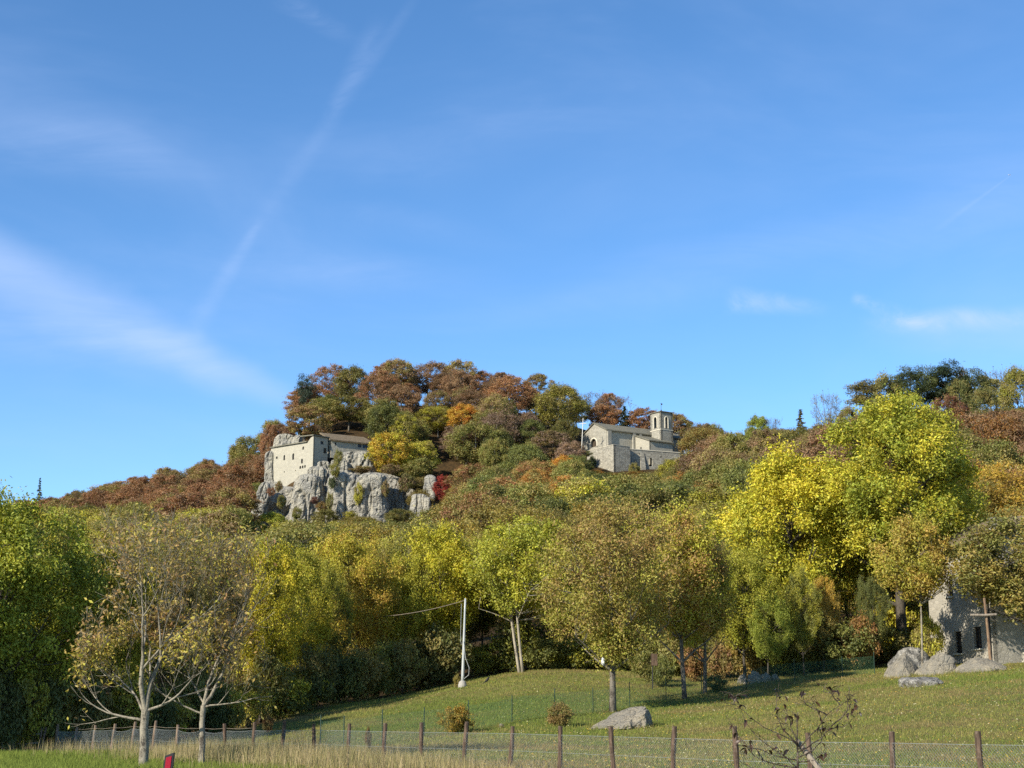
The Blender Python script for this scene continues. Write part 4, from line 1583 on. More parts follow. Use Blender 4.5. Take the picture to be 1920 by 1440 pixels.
# single large meshes for the trees that fill the picture
BIG = make_tree(201, 20, 6.3, 5.2, 310, 340, 0.80, 1.0, 0.23, 0.11, M['bark'], 0.40, 22, 2, 1.0, gap=0.20, top_mix=-0.1, top_p=0.75, stems=1, fuzz=.4)
YELT = make_tree(202, 16.5, 4.9, 2.2, 210, 330, 0.76, 1.0, 0.23, 0.11, M['bark'], 0.26, 16, 2, 1.0, gap=0.18, top_mix=0.45, top_p=0.8, fuzz=.4)
CEN = make_tree(203, 12, 4.1, 1.9, 190, 220, 0.68, 0.95, 0.18, 0.08, M['bark_grey'], 0.21, 15, 3, 1.0, gap=0.15, top_mix=0.55, top_p=0.6, fuzz=.45)
LFT = make_tree(204, 13.5, 5.2, 2.0, 220, 300, 0.76, 0.95, 0.21, 0.10, M['bark'], 0.28, 15, 3, 1.0, gap=0.18, top_p=0.8, fuzz=.4)
MUL = make_tree(205, 12, 4.6, 3.2, 165, 240, 0.75, 0.9, 0.20, 0.10, M['bark_white'], 0.15, 14, 3, 1.0, gap=0.2, stems=3, top_p=0.8, fuzz=.4)
SLM = make_tree(206, 12, 3.0, 2.6, 130, 240, 0.68, 1.0, 0.19, 0.095, M['bark_grey'], 0.18, 13, 3, 1.0, gap=0.18, top_mix=0.3, top_p=0.7, fuzz=.4)

put_tree(-20, 925, 76, 350, 'ash', (0.33, 0.34, 0.04), (0.20, 0.23, 0.032), 'large bright green leafy tree at the left edge of the photo', meshes=LFT, dims=(13.5, 5.2), rz=0.4)
put_tree(1145, 938, 87, 265, 'ash', (0.33, 0.31, 0.055), (0.30, 0.20, 0.07), 'olive-brown round-crowned tree standing alone behind the big boulder', meshes=CEN, dims=(12, 4.1), rz=1.0)
put_tree(1282, 945, 94, 185, 'ash', (0.38, 0.37, 0.042), (0.34, 0.21, 0.065), 'slim yellow-green tree with brownish top right of the centre tree', meshes=SLM, dims=(12, 3.0), rz=2.0)
put_tree(1322, 985, 97, 150, 'ash', (0.32, 0.32, 0.04), (0.33, 0.20, 0.07), 'dark-trunked tree with reddish top standing behind the net fence', meshes=SLM, dims=(12, 3.0), rz=4.4)
put_tree(992, 968, 119, 235, 'ash', (0.42, 0.40, 0.045), (0.30, 0.31, 0.04), 'yellow-green tree with several white stems on the grassy mound', meshes=MUL, dims=(12, 4.6), rz=0.2)
put_tree(1492, 846, 117, 245, 'ash', (0.34, 0.345, 0.038), (0.57, 0.485, 0.042), 'brilliant yellow tree left of the biggest tree', meshes=YELT, dims=(16.5, 4.9), rz=0.5)
put_tree(1692, 752, 115, 325, 'ash', (0.27, 0.295, 0.038), (0.49, 0.43, 0.042), 'tallest yellow-green tree with thick black trunk left of the house', meshes=BIG, dims=(20, 6.3), rz=0.8)

FRONT = [
    (105, 965, 82, 190, YG, GREEN, 'yellow-topped tree just right of the large green tree at the left edge'),
    (205, 1000, 84, 185, YG, (0.42, 0.36, 0.03), 'yellow tree behind the forked half-bare tree'),
    (300, 1008, 87, 170, OLIVE, GREEN, 'olive tree behind the gap between the two half-bare trees'),
    (395, 1015, 92, 170, OLIVE, TAN, 'brownish olive tree right behind the slim half-bare tree'),
    (487, 1012, 99, 180, YEL, (0.36, 0.33, 0.03), 'bright yellow tree right of the two half-bare trees'),
    (563, 1030, 107, 165, (0.48, 0.43, 0.04), YG, 'yellow-green tree third left of the utility pole'),
    (652, 992, 116, 225, (0.46, 0.41, 0.045), (0.44, 0.30, 0.05), 'wide tree with orange-brown top second left of the utility pole'),
    (742, 1040, 119, 150, (0.46, 0.42, 0.045), YG, 'green-yellow tree behind the overhead wire'),
    (828, 985, 122, 200, (0.46, 0.43, 0.04), (0.55, 0.48, 0.04), 'rounded yellow-green tree directly left of the utility pole'),
    (905, 1000, 130, 140, GREEN, YG, 'darker green tree in the gap right of the utility pole'),
    (1075, 985, 126, 170, YG, OLIVE, 'yellow-green tree between the white-stemmed tree and the centre tree'),
    (1225, 1010, 124, 150, OLIVE, YG, 'olive tree filling the gap right behind the centre tree'),
    (1395, 1030, 107, 165, (0.34, 0.34, 0.04), YG, 'mid-green tree right of the slim yellow-green tree'),
    (1440, 1100, 106, 110, (0.26, 0.29, 0.04), LIME, 'low green tree in front of the brilliant yellow tree'),
    (1590, 900, 121, 215, (0.50, 0.43, 0.04), (0.36, 0.36, 0.04), 'yellow tree filling between the brilliant yellow and the tallest tree'),
    (1785, 845, 121, 200, (0.40, 0.37, 0.04), (0.48, 0.40, 0.04), 'yellow-green tree leaning over the house roof'),
    (440, 1040, 101, 110, OLIVE, YG, 'narrow olive tree left of the bright yellow tree'),
    (607, 1050, 111, 110, GREEN, YG, 'narrow green tree right of the third tree left of the pole'),
    (702, 1012, 122, 120, OLIVE, YG, 'narrow olive tree above the end of the overhead wire'),
    (783, 1022, 126, 115, GREEN, OLIVE, 'narrow dark green tree left of the rounded yellow-green tree'),
    (868, 1020, 128, 110, OLIVE, GREEN, 'narrow olive tree right behind the utility pole'),
    (1040, 1005, 128, 115, YG, GREEN, 'narrow yellow-green tree right of the white-stemmed tree'),
    (1345, 1020, 112, 110, YG, OLIVE, 'narrow tree behind the dark-trunked tree'),
]
for i, (px, pt, d, w, a, b, lb) in enumerate(FRONT):
    put_tree(px, pt, d, w * 0.88, 'ash', tuple(c * .86 for c in a), tuple(c * .86 for c in b), lb, var=i % 4)

# crown hanging over the house: trunk stands left of the wall
OV = make_tree(207, 10, 3.2, 4.6, 95, 190, 0.66, 0.9, 0.21, 0.105, M['bark_pale'], 0.10, 12, 5, 1.0, gap=0.25, top_p=0.9, fuzz=.45)
put_tree(1730, 965, 103, 165, 'ash', (0.33, 0.30, 0.045), (0.38, 0.27, 0.055), 'slim pale-stemmed tree with ochre leaves before the house wall', meshes=OV, dims=(10, 3.2), rz=0.6)
OV2 = make_tree(208, 9, 3.0, 2.4, 130, 190, 0.62, 0.95, 0.19, 0.10, M['bark'], 0.12, 11, 4, 1.0, gap=0.15, top_p=0.6, fuzz=.45)
put_tree(1930, 962, 100.5, 265, 'ash', (0.20, 0.195, 0.05), (0.29, 0.22, 0.055), 'brownish green leafy tree covering the right end of the house', meshes=OV2, dims=(9, 3.0), rz=0.1)
put_tree(1945, 950, 112, 130, 'ash', (0.30, 0.20, 0.04), OLIVE, 'golden-leaved tree behind the house at the right edge', var=2)

# trees outside the left edge, whose shade falls over the lower wood
for i, (x, y, h) in enumerate([(-34, 66, 15), (-46, 60, 16), (-41, 78, 16), (-52, 74, 17), (-38, 92, 15), (-60, 62, 17), (-57, 88, 17), (-70, 78, 18), (-33, 100, 13)]):
    o = plant('broadleaf_tree', LIB['round'][i % 4], (x, y, float(H(x, y))), 1.0, i * 1.7, GREEN, OLIVE,
              '%s shade tree counted rightwards beyond the left edge of the photo' % ordinal(i), 'tree', 'trees beyond the left edge', h / 13)
    placed.append((x, y, 4))

# low garden trees and shrubs between the trunks, right of centre
GARD = [
    (1348, 1205, 106, 55, 'bush', (0.24, 0.13, 0.05), OLIVE, 'orange garden shrub right of the dark trunk'),
    (1395, 1175, 110, 80, 'bush', (0.28, 0.19, 0.05), OLIVE, 'golden garden shrub behind the white stone heap'),
    (1455, 1185, 112, 80, 'bush', GREEN, YG, 'green garden shrub right of the white stone heap'),
    (1510, 1170, 112, 80, 'bush', GREEN, OLIVE, 'dark green shrub below the brilliant yellow tree'),
    (1610, 1150, 110, 80, 'bush', (0.30, 0.15, 0.05), OLIVE, 'rusty shrub in the shade left of the tallest trunk'),
    (1650, 1110, 118, 100, 'bush', YG, YEL, 'yellow shrub lit behind the tallest trunk'),
    (1215, 1215, 106, 60, 'bush', GREEN, OLIVE, 'small dark green shrub left of the slim tree trunk'),
    (1240, 1225, 103, 45, 'bush', MGREEN, GREEN, 'low dark shrub at the foot of the slim tree'),
    (1342, 1262, 98, 45, 'bush', MGREEN, GREEN, 'low dark shrub hugging the dark trunk'),
    (1300, 1200, 108, 52, 'bush', (0.26, 0.17, 0.05), (0.24, 0.12, 0.05), 'golden-orange shrub between the slim and the dark trunk'),
    (1742, 1150, 107, 60, 'bush', YG, OLIVE, 'yellow-green climber at the left corner of the house'),
]
for i, (px, pt, d, w, k, a, b, lb) in enumerate(GARD):
    put_tree(px, pt, d, w, k, a, b, lb, var=i, cat='shrub', name='garden_shrub')
for i, (px, pt, d, w, lb) in enumerate([(1508, 1060, 108, 70, 'thin-stemmed young tree below the brilliant yellow tree'),
                                        (1545, 1080, 110, 70, 'thin dark-stemmed tree second left of the tallest trunk'),
                                        (1640, 1080, 112, 70, 'thin shaded tree just left of the tallest trunk'),
                                        (1430, 1120, 112, 60, 'young tree with thin stem above the white stones'),
                                        (1480, 1110, 114, 60, 'young tree with grey stem right of the white stones')]):
    put_tree(px, pt, d, w, 'ash', (GREEN, OLIVE, MGREEN, GOLD, YG)[i], (YG, GOLD, GREEN, OLIVE, OLIVE)[i], lb, var=i, name='young_tree')
# shade-loving shrubs along the foot of the wood
LOW = [('at the foot of the wood left of the half-bare trees', -30, 190, 7), ('along the wood foot behind the half-bare trees', 210, 470, 9),
       ('along the wood foot left of the utility pole', 490, 850, 13), ('along the wood foot right of the utility pole', 890, 1220, 11), ('behind the garden trunks and boulders', 1225, 1745, 15)]
for ph, a, b, n in LOW:
    for i in range(n):
        px = a + (b - a) * (i + .5) / n + RND.uniform(-8, 8)
        d = float(edge(px)) + RND.uniform(1.5, 5.0)
        hgt = RND.uniform(2.6, 4.6)
        gp = G(px, d)
        pt = proj(gp.x, gp.y, gp.z + hgt)[1]
        put_tree(px, pt, d, RND.uniform(70, 110), 'bush', RND.choice([GREEN, MGREEN, OLIVE, GREEN]), RND.choice([MGREEN, OLIVE, YG]),
                 '%s bush from the left %s' % (ordinal(i), ph), var=i, cat='bush', group='bushes along the foot of the wood')

put_tree(852, 1318, 74, 68, 'bush', (0.36, 0.22, 0.035), (0.22, 0.18, 0.035), 'round orange-yellow bush alone in the meadow below the utility pole', name='meadow_bush', cat='bush', var=0)
put_tree(1050, 1312, 77, 48, 'bush', (0.20, 0.13, 0.045), OLIVE, 'small thin brownish bush left of the big boulder', name='meadow_bush', cat='bush', var=1)
put_tree(857, 1268, 106, 14, 'bush', (0.24, 0.20, 0.04), OLIVE, 'tiny yellowish bush at the foot of the utility pole', name='meadow_bush', cat='bush', var=1)

# ------------------------------------------------------------------ hillside trees set one by one
HILL = [
    (725, 812, 438, 92, 'round', YG, GOLD, 'bushy yellow-green tree beside the right end of the convent roof'),
    (872, 757, 478, 84, 'beech', GOLD, ORANGE, 'golden-orange tree high on the slope above the mauve-brown tree'),
    (822, 762, 484, 80, 'round', YG, OLIVE, 'yellow-green tree left of the golden-orange tree'),
    (1046, 722, 488, 108, 'round', (0.22, 0.20, 0.035), OLIVE, 'tall olive-yellow tree on the skyline left of the church'),
    (875, 798, 458, 104, 'beech', MAUVE, BROWN, 'large mauve-brown tree in the middle of the hillside'),
    (1036, 808, 452, 88, 'beech', MAUVE, (0.20, 0.15, 0.05), 'large brown tree left of the church terrace'),
    (828, 892, 424, 44, 'round', RED, (0.32, 0.05, 0.03), 'crimson tree right of the small pale rock block'),
    (862, 902, 418, 38, 'fir', DKG, MGREEN, 'dark green conifer right of the crimson tree'),
    (905, 882, 424, 64, 'beech', RUST, BROWN, 'russet tree below the mauve-brown tree'),
    (962, 798, 466, 76, 'round', GREEN, OLIVE, 'green tree between the mauve-brown and the large brown tree'),
    (1042, 926, 372, 88, 'beech', ORANGE, (0.30, 0.12, 0.03), 'bright orange-red tree above the centre tree'),
    (983, 914, 380, 76, 'round', (0.26, 0.15, 0.035), OLIVE, 'orange-olive tree left of the bright orange-red tree'),
    (1172, 762, 494, 50, 'fir', DKG, MGREEN, 'dark conifer behind the church roof'),
    (1122, 735, 506, 70, 'bare', GREY, BROWN, 'grey leafless tree behind the church gable'),
    (1160, 743, 508, 70, 'bare', GREY, BROWN, 'grey leafless tree behind the middle of the church roof'),
    (1203, 765, 494, 70, 'beech', RUST, RUST2, 'russet tree left behind the bell tower'),
    (1272, 775, 492, 80, 'beech', RUST2, OLIVE, 'russet-olive tree right behind the bell tower'),
    (1320, 802, 448, 100, 'round', OLIVE, (0.24, 0.15, 0.04), 'olive tree right of the bell tower'),
    (1505, 768, 412, 52, 'fir', (0.09, 0.085, 0.03), OLIVE, 'dark pointed tree on the saddle left of the tallest yellow tree'),
    (1556, 735, 402, 62, 'bare', GREY, OLIVE, 'bare grey tree on the skyline above the brilliant yellow tree'),
    (1425, 780, 436, 52, 'round', LIME, GREEN, 'fresh green tree on the low saddle skyline'),
    (1455, 783, 436, 50, 'bare', GREY, BROWN, 'bare grey tree right of the fresh green skyline tree'),
    (1628, 712, 374, 70, 'pine', (0.09, 0.075, 0.03), OLIVE, 'leftmost tall tree of the pine crest at right'),
    (1668, 702, 372, 84, 'round', MGREEN, OLIVE, 'broad ivy-green tree second on the pine crest at right'),
    (1712, 688, 372, 66, 'pine', DKG, MGREEN, 'dark pine right of the broad ivy-green tree'),
    (1718, 738, 360, 50, 'round', YG, LIME, 'yellow-green slender tree in front of the dark pines'),
    (1744, 685, 374, 58, 'pine', DKG, MGREEN, 'thin dark pine left of the highest pine'),
    (1783, 678, 372, 82, 'pine', DKG, (0.04, 0.06, 0.03), 'highest dark pine on the right crest'),
    (1814, 692, 374, 42, 'ash', (0.30, 0.18, 0.04), TAN, 'sparse golden tree right of the highest pine'),
    (1836, 688, 370, 60, 'pine', DKG, MGREEN, 'tall thin pine third from the right edge'),
    (1862, 704, 368, 62, 'pine', MGREEN, OLIVE, 'greenish pine with ivy trunk near the right edge'),
    (1886, 690, 374, 70, 'bare', GREY, TAN, 'bare pale tree on the crest near the right edge'),
    (1914, 688, 352, 78, 'round', (0.21, 0.20, 0.03), OLIVE, 'yellow-green crest tree cut by the right edge'),
    (1690, 712, 376, 60, 'pine', MGREEN, OLIVE, 'greenish pine between the ivy-green tree and the dark pines'),
    (1762, 706, 376, 56, 'pine', DKG, MGREEN, 'dark pine tucked left under the highest pine'),
    (1806, 712, 368, 56, 'round', MGREEN, OLIVE, 'ivy-clad dark green tree right under the highest pine'),
    (1850, 728, 362, 60, 'round', OLIVE, MGREEN, 'olive tree below the thin pines near the right edge'),
    (1650, 745, 366, 60, 'round', OLIVE, MGREEN, 'olive tree under the left end of the pine crest'),
    (1595, 762, 386, 60, 'round', (0.20, 0.16, 0.06), OLIVE, 'brownish tree left of the pine crest above the yellow tree'),
    (1788, 742, 352, 92, 'beech', (0.12, 0.045, 0.025), RUST2, 'dark red-brown tree below the highest pine'),
    (1848, 782, 322, 78, 'round', (0.33, 0.13, 0.028), RUST, 'orange tree below the right pine crest'),
    (1846, 878, 280, 52, 'round', (0.38, 0.15, 0.026), GOLD, 'small round orange tree right of the tallest yellow tree'),
    (1908, 800, 305, 84, 'round', (0.28, 0.13, 0.03), BROWN, 'brown-orange tree at the right edge below the crest'),
    (1893, 925, 170, 105, 'ash', GOLD, OLIVE, 'golden tree right above the house chimney'),
    (570, 702, 498, 40, 'pine', DKG, (0.05, 0.07, 0.05), 'lone dark pine sticking up on the upper left skyline'),
    (68, 897, 520, 30, 'fir', DKG, (0.04, 0.06, 0.05), 'lone spruce on the far left skyline'),
    (655, 745, 484, 90, 'round', (0.10, 0.10, 0.025), OLIVE, 'tall olive-green tree right above the convent'),
    (605, 745, 486, 80, 'round', OLIVE, GREEN, 'olive tree on the slope above the left convent wing'),
    (700, 760, 482, 80, 'round', (0.10, 0.11, 0.025), OLIVE, 'dark green tree above the brown convent roof'),
    (720, 695, 500, 85, 'beech', RUST, BROWN, 'russet round tree on the upper slope above the convent'),
    (536, 800, 480, 42, 'beech', (0.14, 0.06, 0.045), BROWN, 'purplish brown small tree behind the convent roof'),
    (505, 795, 478, 50, 'beech', RUST, RUST2, 'rusty tree on the edge left of the convent'),
    (582, 800, 480, 36, 'beech', (0.20, 0.07, 0.03), OLIVE, 'small reddish tree above the convent corner'),
    (505, 960, 412, 86, 'round', LIME, YG, 'lime-green tree at the left foot of the cliff'),
    (568, 945, 425, 52, 'fir', MGREEN, GREEN, 'dark green bushy tree at the cliff foot under the middle pillars'),
    (610, 955, 415, 54, 'round', (0.11, 0.11, 0.028), OLIVE, 'olive bushy tree at the cliff foot right of the dark one'),
    (750, 955, 408, 60, 'round', MGREEN, OLIVE, 'dark green tree at the right foot of the cliff'),
    (672, 968, 405, 100, 'round', (0.22, 0.18, 0.04), OLIVE, 'ochre tree at the foot of the big rock pillars'),
]
HILL += [
    (1015, 893, 428, 52, 'round', OLIVE, (0.30, 0.16, 0.04), 'small ochre tree at the foot of the large brown tree'),
    (1068, 879, 436, 56, 'round', (0.30, 0.16, 0.045), OLIVE, 'small orange tree left below the terrace corner'),
    (1112, 881, 436, 52, 'round', (0.28, 0.20, 0.045), (0.32, 0.15, 0.04), 'small golden-orange tree under the left terrace wall'),
    (1152, 888, 436, 52, 'round', OLIVE, (0.30, 0.19, 0.045), 'small olive tree right under the terrace corner'),
    (1196, 884, 438, 52, 'round', (0.32, 0.15, 0.04), OLIVE, 'small bright orange tree under the long terrace wall'),
    (1240, 884, 440, 50, 'round', OLIVE, (0.30, 0.15, 0.045), 'small olive-orange tree under the arched niche'),
    (1284, 868, 444, 56, 'round', GREEN, OLIVE, 'small green tree at the right end of the long terrace wall'),
]
for i, (px, pt, d, w, k, a, b, lb) in enumerate(HILL):
    put_tree(px, pt, d, w, k, a, b, lb, var=i)
# shrubs growing on the cliff ledges
for i, (px, py, d, w, h, a, b, lb) in enumerate([
    (634, 858, 428, 16, 34, GREEN, OLIVE, 'ivy-green shrub hanging beside the right convent wing'),
    (628, 880, 424, 22, 30, (0.24, 0.20, 0.035), GREEN, 'yellow-green shrub on the ledge below the convent corner'),
    (622, 905, 424, 14, 26, MGREEN, DKG, 'dark green shrub in the cleft left of the biggest pillar'),
    (672, 925, 423, 20, 46, YG, OLIVE, 'yellow-green sapling growing between the two biggest pillars'),
    (590, 938, 426, 16, 16, (0.10, 0.04, 0.04), RUST2, 'purple shrub on the front of the middle pillars'),
    (603, 950, 424, 22, 22, (0.20, 0.09, 0.035), OLIVE, 'reddish shrub at the lower right of the middle pillars'),
    (522, 912, 430, 14, 24, OLIVE, BROWN, 'brownish shrub on the left pillars below the convent'),
    (527, 940, 430, 18, 28, OLIVE, GREEN, 'olive shrub in the gap of the left pillars'),
    (735, 880, 432, 40, 22, BROWN, OLIVE, 'brown scrub on top of the right pillars'),
    (680, 880, 436, 46, 14, BROWN, OLIVE, 'low brown scrub on top of the biggest pillars'),
    (762, 905, 428, 30, 40, (0.12, 0.12, 0.03), BROWN, 'olive scrub right of the last pillar'),
    (785, 905, 430, 40, 26, (0.14, 0.10, 0.04), OLIVE, 'brown-olive scrub above the small pale rock block'),
    (508, 922, 426, 16, 18, (0.24, 0.10, 0.05), BROWN, 'rusty shrub on the leftmost pillar'),
    (556, 962, 422, 22, 26, GREEN, OLIVE, 'green shrub low on the left pillars'),
    (618, 940, 422, 14, 40, OLIVE, GREEN, 'olive shrub in the cleft left of the biggest pillar, lower down'),
    (722, 915, 424, 18, 34, OLIVE, BROWN, 'olive-brown shrub right of the second biggest pillar'),
    (655, 965, 416, 26, 16, OLIVE, YG, 'low yellowish shrub at the base of the biggest pillar'),
    (768, 884, 434, 60, 30, OLIVE, GREEN, 'olive scrub on the slope right of the yellow-green convent tree'),
    (792, 874, 438, 56, 34, GREEN, OLIVE, 'green scrub above the small pale rock block'),
    (1145, 895, 449, 36, 20, MGREEN, GREEN, 'dark green shrub at the foot of the terrace corner'),
    (1110, 868, 451, 16, 30, DKG, GREEN, 'ivy on the left end of the terrace wall'),
    (1100, 850, 456, 22, 12, MGREEN, GREEN, 'dark shrub at the foot of the tall pale cross'),
    (1190, 880, 452, 20, 30, OLIVE, GREEN, 'olive shrub against the long terrace wall'),
    (1258, 872, 458, 40, 26, GREEN, OLIVE, 'green shrub at the right end of the long terrace wall'),
]):
    d = d - 5 if i < 19 else d
    s = d / F
    b0 = P(px, py + h / 2, d)
    o = plant('ledge_shrub', LIB['bush'][i % 2], b0, w * s / 2 / 2.0, i * 1.3, a, b, lb, 'shrub', None, h * s / 3.2)

# ------------------------------------------------------------------ the rest of the wooded hillside
SIL = np.array([(-300, 990), (0, 945), (80, 935), (140, 920), (200, 908), (300, 882), (400, 851), (480, 803), (500, 795), (520, 775), (560, 734), (600, 704), (640, 682), (680, 672), (760, 665), (820, 662),
                (900, 674), (1000, 697), (1080, 715), (1150, 742), (1220, 776), (1300, 792), (1400, 812), (1460, 800), (1520, 802), (1580, 792), (1640, 775), (1750, 768), (1830, 775), (1900, 765), (2100, 765)], float)
CEIL = [(455, 500, 430, 1003), (500, 540, 440, 975), (540, 770, 422, 978), (490, 705, 462, 905), (770, 822, 420, 950), (1085, 1108, 462, 842), (1105, 1180, 452, 888), (1178, 1245, 455, 888), (1245, 1275, 459, 862)]
GAPS = [(500, 705, 428, 474), (470, 520, 420, 446), (520, 765, 412, 447), (1080, 1285, 448, 492)]
ZONES = [
    (-400, 480, 0, 965, [(5, 'beech', RUST, RUST2), (3, 'beech', BROWN, RUST), (3, 'beech', RUST2, OLIVE), (2, 'round', OLIVE, BROWN), (1, 'round', GREEN, OLIVE)]),
    (-400, 480, 965, 2000, [(3, 'round', GREEN, OLIVE), (3, 'round', OLIVE, YG), (1, 'round', MGREEN, GREEN), (2, 'beech', BROWN, OLIVE)]),
    (480, 600, 0, 900, [(3, 'beech', RUST2, OLIVE), (2, 'beech', RUST, BROWN), (3, 'round', OLIVE, GREEN), (1, 'beech', BROWN, MAUVE)]),
    (560, 720, 0, 850, [(4, 'round', (0.10, 0.10, 0.026), OLIVE), (2, 'beech', RUST2, OLIVE), (2, 'beech', BROWN, RUST), (1, 'round', GREEN, MGREEN)]),
    (600, 1120, 0, 765, [(7, 'beech', RUST, RUST2), (4, 'beech', RUST2, BROWN), (3, 'beech', BROWN, OLIVE), (2, 'round', OLIVE, BROWN)]),
    (690, 1090, 765, 880, [(4, 'round', OLIVE, GREEN), (3, 'round', GREEN, MGREEN), (2, 'round', YG, OLIVE), (1, 'beech', GOLD, ORANGE), (2, 'beech', MAUVE, BROWN), (1, 'beech', RUST, OLIVE)]),
    (1090, 1290, 0, 860, [(4, 'beech', RUST, RUST2), (2, 'bare', GREY, BROWN), (2, 'beech', BROWN, OLIVE)]),
    (1270, 1600, 0, 880, [(4, 'round', OLIVE, BROWN), (2, 'beech', BROWN, RUST2), (3, 'round', GREEN, OLIVE), (1, 'beech', (0.26, 0.13, 0.04), BROWN)]),
    (1600, 2400, 0, 860, [(2, 'beech', RUST2, BROWN), (2, 'round', OLIVE, GREEN), (2, 'round', (0.28, 0.13, 0.03), BROWN)]),
    (1600, 2400, 860, 2000, [(3, 'round', OLIVE, GOLD), (2, 'round', (0.28, 0.13, 0.03), BROWN), (2, 'round', GREEN, OLIVE)]),
    (700, 1000, 880, 960, [(3, 'round', OLIVE, GREEN), (2, 'beech', RUST, OLIVE), (2, 'round', (0.24, 0.17, 0.035), OLIVE), (1, 'fir', DKG, MGREEN), (2, 'round', MGREEN, GREEN)]),
    (980, 1600, 880, 960, [(3, 'round', OLIVE, GREEN), (3, 'round', GREEN, MGREEN), (2, 'round', MGREEN, GREEN), (2, 'beech', (0.36, 0.17, 0.04), OLIVE), (2, 'round', YG, OLIVE)]),
    (-400, 2400, 0, 3000, [(4, 'round', OLIVE, GREEN), (4, 'round', YG, OLIVE), (2, 'round', (0.28, 0.20, 0.035), OLIVE), (2, 'round', GREEN, MGREEN), (1, 'round', YEL, YG)]),
]
CNAME = {RUST: 'russet', RUST2: 'dull russet', BROWN: 'brown', MAUVE: 'mauve-brown', OLIVE: 'olive', GREEN: 'green', MGREEN: 'dark green', DKG: 'blackish green', YG: 'yellow-green', YEL: 'yellow', GOLD: 'golden', GREY: 'grey leafless'}


def cname(c):
    if c in CNAME:
        return CNAME[c]
    return 'orange-brown' if c[0] > c[1] * 1.5 else ('ochre' if c[0] > c[1] * 1.2 else 'dark olive')


def region(px, py, d):
    if d < 235:
        for lim, ph in ((180, 'in the lower wood at the left edge'), (480, 'in the lower wood behind the half-bare trees'), (700, 'in the lower wood below the cliff'),
                        (950, 'in the lower wood above the utility pole'), (1250, 'in the lower wood behind the centre tree'), (1450, 'in the lower wood left of the yellow tree'),
                        (9999, 'in the lower wood behind the tallest yellow tree')):
            if px < lim:
                return ph
    for x0, x1, y0, y1, ph in ((-999, 200, 0, 3000, 'on the far left end of the ridge'), (200, 350, 0, 960, 'on the left ridge, lower half'), (350, 500, 0, 960, 'on the left ridge near the cliff'),
                               (200, 500, 960, 3000, 'below the left ridge'), (500, 600, 0, 860, 'on the skyline slope above the convent'), (600, 720, 0, 860, 'right above the convent roofs'),
                               (720, 860, 0, 770, 'on the summit, left half'), (860, 1000, 0, 770, 'on the summit, right half'), (1000, 1120, 0, 800, 'on the shoulder left of the church'),
                               (1120, 1300, 0, 850, 'on the skyline behind the church'), (720, 860, 770, 900, 'on the slope right of the convent'), (860, 1000, 770, 900, 'on the slope left of the church'),
                               (1000, 1120, 800, 900, 'just left of the church terrace'), (1300, 1600, 0, 900, 'on the saddle right of the tower'), (1600, 2500, 0, 860, 'below the pine crest'),
                               (480, 720, 860, 3000, 'at the foot of the cliff'), (720, 860, 900, 3000, 'below the small rock block'), (860, 1000, 900, 3000, 'on the lower slope left of the orange-red tree'),
                               (1000, 1150, 900, 3000, 'on the lower slope below the terrace corner'), (1150, 1300, 900, 3000, 'on the lower slope below the tower'), (1300, 1600, 900, 3000, 'on the lower slope behind the yellow tree')):
        if x0 <= px < x1 and y0 <= py < y1:
            return ph
    return 'on the hillside behind the house'


